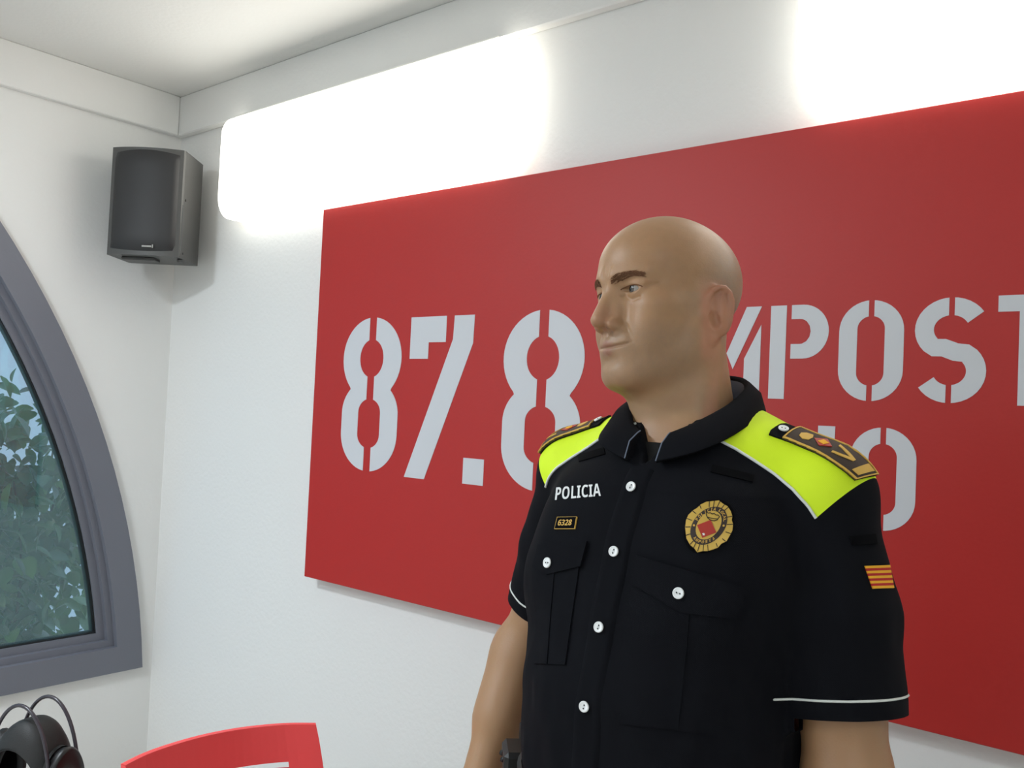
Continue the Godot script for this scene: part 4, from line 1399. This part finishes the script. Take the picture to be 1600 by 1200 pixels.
func build_badge(shirt: Node) -> void:
	var px := func(a: Array) -> PackedVector2Array:
		var r := PackedVector2Array()
		for k in range(0, a.size(), 2): r.append(Vector2(1050 + a[k] / 10.0, 760 + a[k + 1] / 10.0))
		return r
	var oval := func(c: Vector2, A: Vector2, B: Vector2) -> PackedVector2Array:
		var r := PackedVector2Array()
		for k in 36:
			var t := TAU * k / 36
			r.append(Vector2(1050, 760) + (c + A * cos(t) + B * sin(t)) / 10.0)
		return r
	var C := Vector2(577, 627); var A := Vector2(275, -38); var B := Vector2(62, -290)
	part(patch(oval.call(C, A * 1.38, B * 1.42), hit, 0.0003, 0.0008, 6.0), "badge_backing", M.patch, shirt)
	var edge := [730, 235, 790, 285, 860, 325, 910, 400, 935, 480, 925, 540, 945, 600, 935, 700, 905, 760, 850, 860, 770, 900, 720, 960, 640, 990, 560, 1015, 480, 1015, 400, 1035, 355, 975, 290, 920, 235, 820, 225, 740, 215, 650, 230, 540, 265, 460, 330, 395, 400, 350, 450, 300, 540, 255, 640, 245]
	part(patch(px.call(edge), hit, 0.0010, 0.0018, 6.0), "badge", M.gold, shirt, "gold scalloped police badge")
	var lines := MB.new()
	for q in [[585, 250, 582, 335], [660, 245, 645, 335], [745, 250, 705, 335], [815, 300, 765, 365], [870, 345, 805, 400], [935, 480, 840, 500], [942, 605, 850, 610], [915, 750, 830, 722], [830, 865, 780, 825], [708, 950, 690, 895], [568, 1015, 560, 915], [490, 1015, 497, 915], [405, 1020, 440, 905], [345, 965, 385, 875], [290, 915, 345, 855], [228, 775, 300, 752], [218, 648, 300, 645], [240, 515, 320, 545], [325, 395, 380, 440], [440, 310, 460, 365]]:
		var a := Vector2(q[0], q[1]); var b := Vector2(q[2], q[3])
		var nn := (b - a).orthogonal().normalized() * 6.0
		lines.add(patch(px.call([a.x + nn.x, a.y + nn.y, b.x + nn.x, b.y + nn.y, b.x - nn.x, b.y - nn.y, a.x - nn.x, a.y - nn.y]), hit, 0.0028, 0.0004, 8.0))
	part(lines, "badge_rays", M.badge_line, shirt)
	part(patch(oval.call(C, A, B), hit, 0.0026, 0.0006, 6.0), "badge_ring", M.badge_dark, shirt, "dark ring with the words POLICIA LOCAL AMPOSTA")
	part(patch(oval.call(Vector2(574, 622), A * 0.69, B * 0.75), hit, 0.0032, 0.0006, 6.0), "badge_centre", M.gold, shirt)
	part(patch(px.call([400, 625, 605, 545, 690, 735, 480, 815]), hit, 0.0038, 0.0008, 6.0), "badge_shield", M.badge_red, shirt, "red diamond shield")
	part(patch(px.call([485, 745, 497, 750, 507, 742, 512, 755, 525, 762, 513, 772, 510, 786, 498, 778, 485, 783, 488, 768, 478, 757]), hit, 0.0046, 0.0003, 6.0), "badge_star", M.letter, shirt)
	var crown := MB.new()
	var out := [535, 418, 570, 440, 600, 432, 625, 452, 660, 445, 685, 468, 715, 468, 738, 492, 705, 540, 655, 558, 600, 545, 560, 512, 540, 470]
	var P := []
	for k in range(0, out.size(), 2):
		var h := hit(Vector2(1050 + out[k] / 10.0, 760 + out[k + 1] / 10.0))
		P.append(h[0] + h[1] * 0.0042)
	crown.tube(P, 0.0006, 5, false, true)
	P = []
	for q in [[552, 500], [610, 515], [660, 525], [708, 528]]:
		var h := hit(Vector2(1050 + q[0] / 10.0, 760 + q[1] / 10.0))
		P.append(h[0] + h[1] * 0.0042)
	crown.tube(P, 0.0005, 5)
	part(crown, "badge_crown", M.badge_line, shirt, "crown above the shield")
	# words round the ring
	var words := MB.new()
	var write := func(text: String, a0: float, a1: float, upright: bool) -> void:
		for k in text.length():
			if text[k] == " ": continue
			var t := deg_to_rad(lerpf(a0, a1, k / (text.length() - 1.0)))
			var c := C + (A * cos(t) + B * sin(t)) * 0.855
			var along := (A * -sin(t) + B * cos(t)).normalized() * (-1.0 if upright else 1.0)
			var rise := (A * cos(t) + B * sin(t)).normalized() * (1.0 if upright else -1.0)
			var wide := 20.0 if text[k] == "I" else 34.0
			words.add(lettering(text[k], func(u: Vector2) -> Vector2: return Vector2(1050, 760) + (c + along * (u.x - 0.5) * wide + rise * (u.y - 0.5) * 46.0) / 10.0, hit, 0.0038))
	write.call("POLICIA LOCAL", 150.0, 12.0, true)
	write.call("AMPOSTA", 222.0, 300.0, false)
	for t in [172.0, 352.0]:
		var c := C + (A * cos(deg_to_rad(t)) + B * sin(deg_to_rad(t))) * 0.85
		words.add(patch(oval.call(c, Vector2(16, 0), Vector2(0, 16)), hit, 0.0036, 0.0002, 6.0))
	part(words, "badge_words", M.gold_thread, shirt)

func build_epaulettes(shirt: Node) -> void:
	var fr := []          # front edge of the near strap, as seen
	for q in [Vector2(1199, 681), Vector2(1215, 687), Vector2(1235, 694), Vector2(1268, 708), Vector2(1300, 727), Vector2(1322, 743), Vector2(1336, 756)]:
		fr.append(hit(q)[0])
	for side in 2:
		var memo := {}
		var strap := func(q: Vector2) -> Array:       # (0..100 along from the collar, 0..30 across from front to back) -> point and normal
			if memo.has(q): return memo[q]
			var p := catmull(fr, q.x / 100.0) + Vector3(0, 0.004, -0.042 * q.y / 30.0)
			if side == 0: p.x = -p.x
			var r := snap(p)
			r[0] += r[1] * 0.0015 * (1.0 - pow(absf(q.y / 15.0 - 1.0), 2.0) * 0.3)
			memo[q] = r
			return r
		part(patch(V2([0, 6, 4, 0, 101, 0, 101, 30, 4, 30, 0, 24]), strap, 0.0, 0.0022, 10.0), "epaulette", M.cloth, shirt, "dark shoulder strap")
		part(patch(rect(24, -1, 99, 31), strap, 0.0022, 0.0022, 8.0), "rank_slide", M.slide, shirt, "brown rank slide edged in gold")
		var gold := MB.new()
		for r in [rect(24, -1, 99, 1.3), rect(24, 28.7, 99, 31), rect(24, 1, 26.2, 29), rect(96.5, 1, 99, 29)]:
			gold.add(patch(r, strap, 0.0044, 0.0007, 8.0))
		gold.add(patch(rect(84, 5, 93, 26), strap, 0.0044, 0.0007, 8.0))                     # bar
		gold.add(patch(V2([36, 11, 40, 8, 44, 10, 45, 16, 43, 21, 38, 20, 35, 16]), strap, 0.0044, 0.0007, 8.0))   # crown
		gold.add(patch(V2([62, 8, 77, 14, 77, 17, 62, 23, 62, 20.5, 73, 15.5, 62, 10.5]), strap, 0.0044, 0.0007, 8.0))  # chevron
		part(gold, "rank_braid", M.gold_thread, shirt, "gold bar, chevron, crown and edging")
		part(patch(V2([46, 16, 53, 8, 60, 15, 53, 23]), strap, 0.0044, 0.0008, 8.0), "rank_shield", M.badge_red, shirt, "red diamond")
		part(patch(V2([50, 13, 55, 12, 57, 17, 52, 19]), strap, 0.0052, 0.0005, 8.0), "rank_shield_inlay", M.flag_gold, shirt)
		var h: Array = strap.call(Vector2(14, 14))
		button_at(h[0] + h[1] * 0.003, h[1], shirt, 0.0, 0.0066)

func build_collar(shirt: Node) -> void:
	var top := [Vector3(0.022, 1.450, 0.090), Vector3(0.046, 1.464, 0.073), Vector3(0.071, 1.490, 0.030), Vector3(0.072, 1.517, -0.022), Vector3(0.045, 1.530, -0.066), Vector3(0, 1.534, -0.082)]
	var leaf := [Vector3(0.022, 1.412, 0.130), Vector3(0.074, 1.430, 0.112), Vector3(0.096, 1.456, 0.050), Vector3(0.091, 1.477, -0.022), Vector3(0.064, 1.484, -0.080), Vector3(0, 1.484, -0.110)]
	for k in range(4, -1, -1):
		top.append(top[k] * Vector3(-1, 1, 1)); leaf.append(leaf[k] * Vector3(-1, 1, 1))
	for k in top.size(): top[k] += Vector3(-0.004, 0, 0)
	var outer := []
	var inner := []
	var n := 60
	var loop := []
	for k in n + 1:
		var u := float(k) / n
		var a := catmull(top, u); var b := catmull(leaf, u)
		var mid := Vector3(-0.004, a.y, -0.005)
		var o := (a - mid); o.y = 0; o = o.normalized()
		var row := PackedVector3Array()
		var bulge := o * 0.008 + Vector3(0, 0.006, 0)
		row.append(a + Vector3(0, -0.032, 0) - o * 0.002)          # inside of the stand
		row.append(a + Vector3(0, -0.004, 0) - o * 0.002)
		row.append(a + Vector3(0, 0.0005, 0) + o * 0.0008)           # fold
		row.append(a.lerp(b, 0.12) + o * 0.003 + Vector3(0, 0.0025, 0))
		row.append(a.lerp(b, 0.5) + bulge)
		row.append(b + o * 0.003 + Vector3(0, 0.003, 0))
		row.append(b - o * 0.001 + Vector3(0, 0.0, 0))               # under the leaf
		row.append(a.lerp(b, 0.5) + bulge - o * 0.004 - Vector3(0, 0.003, 0))
		row.append(a + Vector3(0, -0.034, 0) + o * 0.004)
		loop.append(row)
	var m := MB.new()
	m.rows(loop, true, true)
	for e in [0, n]:
		var r: PackedVector3Array = loop[e]
		for k in range(1, r.size() - 1):
			m.tri(r[0], r[k], r[k + 1])
	part(m, "collar", M.cloth, shirt, "dark turned-down collar")
	# grey-blue lining inside the stand and along the front edges of the leaf
	m = MB.new()
	var R := []
	for k in n + 1:
		var r: PackedVector3Array = loop[k]
		var o := (r[0] - Vector3(-0.004, r[0].y, -0.005)).normalized()
		R.append(PackedVector3Array([r[0] - o * 0.0012, r[1] - o * 0.0012 + Vector3(0, -0.002, 0)]))
	m.rows(R)
	for e in [0, n]:
		m.tube([loop[e][2], loop[e][3], loop[e][4], loop[e][5]], 0.0009, 6)
	part(m, "collar_lining", M.lining, shirt, "grey-blue collar lining")

func legs_d(p: Vector3) -> float:
	var sg := 1.0 if p.x > 0 else -1.0
	var d := cone(p, Vector3(0.095 * sg, 0.90, 0.03), Vector3(0.105 * sg, 0.50, 0.035), 0.098, 0.072)
	d = minf(d, cone(p, Vector3(0.105 * sg, 0.50, 0.035), Vector3(0.115 * sg, 0.06, 0.0), 0.072, 0.062))
	d = sm(d, torso_d(p, 0.004), 0.03) if p.y > 0.84 else sm(d, ell(p, Vector3(0, 0.88, 0.035), Vector3(0.175, 0.10, 0.145)), 0.03)
	d = maxf(d, p.y - 0.985)
	return maxf(d, 0.045 - p.y)

func shoe_d(p: Vector3) -> float:
	var sg := 1.0 if p.x > 0 else -1.0
	var d := ell(p, Vector3(0.13 * sg, 0.035, 0.085), Vector3(0.047, 0.042, 0.105))
	d = sm(d, ell(p, Vector3(0.118 * sg, 0.05, -0.025), Vector3(0.040, 0.06, 0.055)), 0.03)
	return maxf(d, 0.002 - p.y)

func build_lower(man: Node) -> void:
	part(nets(legs_d, Vector3(-0.24, 0.02, -0.16), Vector3(0.24, 1.02, 0.26), 0.014), "trousers", M.trousers, man, "dark navy trousers")
	var sh := split(nets(shoe_d, Vector3(-0.20, -0.02, -0.11), Vector3(0.20, 0.13, 0.22), 0.01), func(p): return p.x)
	for k in 2: part(sh[k], "shoe", M.shoe, man, "black shoe")
	# belt with a pouch at the right hip
	var R := []
	for y in [0.962, 0.965, 0.984, 1.003, 1.006]:
		var row := PackedVector3Array()
		for k in 56:
			var a := TAU * k / 56
			var d := Vector3(sin(a), 0, cos(a))
			var p := Vector3(0, y, 0.05) + d * 0.27
			for e in 50:
				var q := torso_d(p, 0.0)
				if q < 0.0004: break
				p -= d * q
			row.append(p + d * (0.0075 if y > 0.9625 and y < 1.0055 else 0.002))
		R.append(row)
	var m := MB.new()
	m.rows(R, true, false)
	var belt := part(m, "belt", M.belt, man, "black duty belt")
	for q in [[Vector3(-0.208, 0.955, 0.030), 0.05, Vector3(0.036, 0.115, 0.075)], [Vector3(-0.188, 0.960, 0.120), 0.75, Vector3(0.032, 0.08, 0.06)]]:
		m = MB.new()
		m.box(T(q[0], Basis(Vector3.UP, q[1])), q[2], 0.008)
		m.box(T(q[0] + Vector3(0, q[2].y * 0.36, 0), Basis(Vector3.UP, q[1])), q[2] * Vector3(1.12, 0.34, 1.06), 0.006)
		for e in [-1.0, 1.0]:
			m.lathe(PackedVector2Array([Vector2(0.004, -0.002), Vector2(0.004, 0.002), Vector2(0, 0.003)]), T(q[0] + Basis(Vector3.UP, q[1]) * Vector3(-q[2].x * 0.56, q[2].y * 0.34, e * 0.012), Basis(Vector3(0, 1, 0), Vector3(-1, 0, 0), Vector3(0, 0, 1))), 10)
		part(m, "pouch", M.belt, belt, "black leather pouch")

const TUBE_E := 0.22
const TUBE_GLOW := 2.4
const PANEL_GLOW := 3.0
const PANEL_A := 3.9
const FILL_PANEL_C := 2.0
const FILL_PANEL_D := 1.0
const SKY_E := 1.6
const EXPO := 1.0
const HEAD_CELL := 0.0025
const SHIRT_CELL := 0.0062

func _ready() -> void:
	# camera
	var pitch := 0.0295; var roll := 0.0460; var yaw := 0.6871
	var fw := Vector3(-sin(yaw) * cos(pitch), sin(pitch), -cos(yaw) * cos(pitch))
	var r := Vector3(cos(yaw), 0, -sin(yaw))
	var u := r.cross(fw)
	cam_b = Basis(r * cos(roll) + u * sin(roll), u * cos(roll) - r * sin(roll), -fw).orthonormalized()
	var cam := Camera3D.new()
	cam.name = "camera"
	cam.transform = T(cam_pos, cam_b)
	cam.fov = rad_to_deg(2.0 * atan(600.0 / FPX))
	cam.near = 0.02
	add_child(cam)
	cam.current = true
	# sky and exposure
	var we := WorldEnvironment.new()
	we.name = "environment"
	var env := Environment.new()
	env.background_mode = Environment.BG_SKY
	var sky := Sky.new()
	var sky_m := ProceduralSkyMaterial.new()
	sky_m.sky_top_color = Color(0.62, 0.76, 0.88); sky_m.sky_horizon_color = Color(0.80, 0.87, 0.92)
	sky_m.ground_bottom_color = Color(0.4, 0.4, 0.4); sky_m.ground_horizon_color = Color(0.6, 0.62, 0.64)
	sky_m.sky_energy_multiplier = SKY_E
	sky.sky_material = sky_m
	env.sky = sky
	env.tonemap_mode = Environment.TONE_MAPPER_LINEAR
	env.tonemap_exposure = EXPO
	env.sdfgi_enabled = true; env.ssao_enabled = true; env.ssil_enabled = true
	we.environment = env
	add_child(we)
	folds.seed = 11; folds.frequency = 7.0; folds.fractal_octaves = 2
	make_materials()
	# lamps
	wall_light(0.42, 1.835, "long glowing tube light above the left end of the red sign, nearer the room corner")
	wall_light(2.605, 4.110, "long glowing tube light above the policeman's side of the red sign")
	ceiling_light(Vector3(1.05, CEIL, 2.15), 0.24, 0.24, PANEL_A, "square ceiling panel near the arched window")
	ceiling_light(Vector3(1.3, CEIL, 3.2), 0.60, 1.20, FILL_PANEL_C, "long ceiling panel added as fill light in the half of the room by the window, away from the sign")  # unseen panel, added to give the walls soft fill
	ceiling_light(Vector3(4.3, CEIL, 2.9), 0.60, 1.20, FILL_PANEL_D, "long ceiling panel added as fill light beside the plain white wall opposite the window")  # also added out of view, fill from the far side
	# setting and things
	build_room()
	build_outside()
	build_sign()
	build_speaker()
	build_chair()
	build_table_and_headphones()
	build_man()
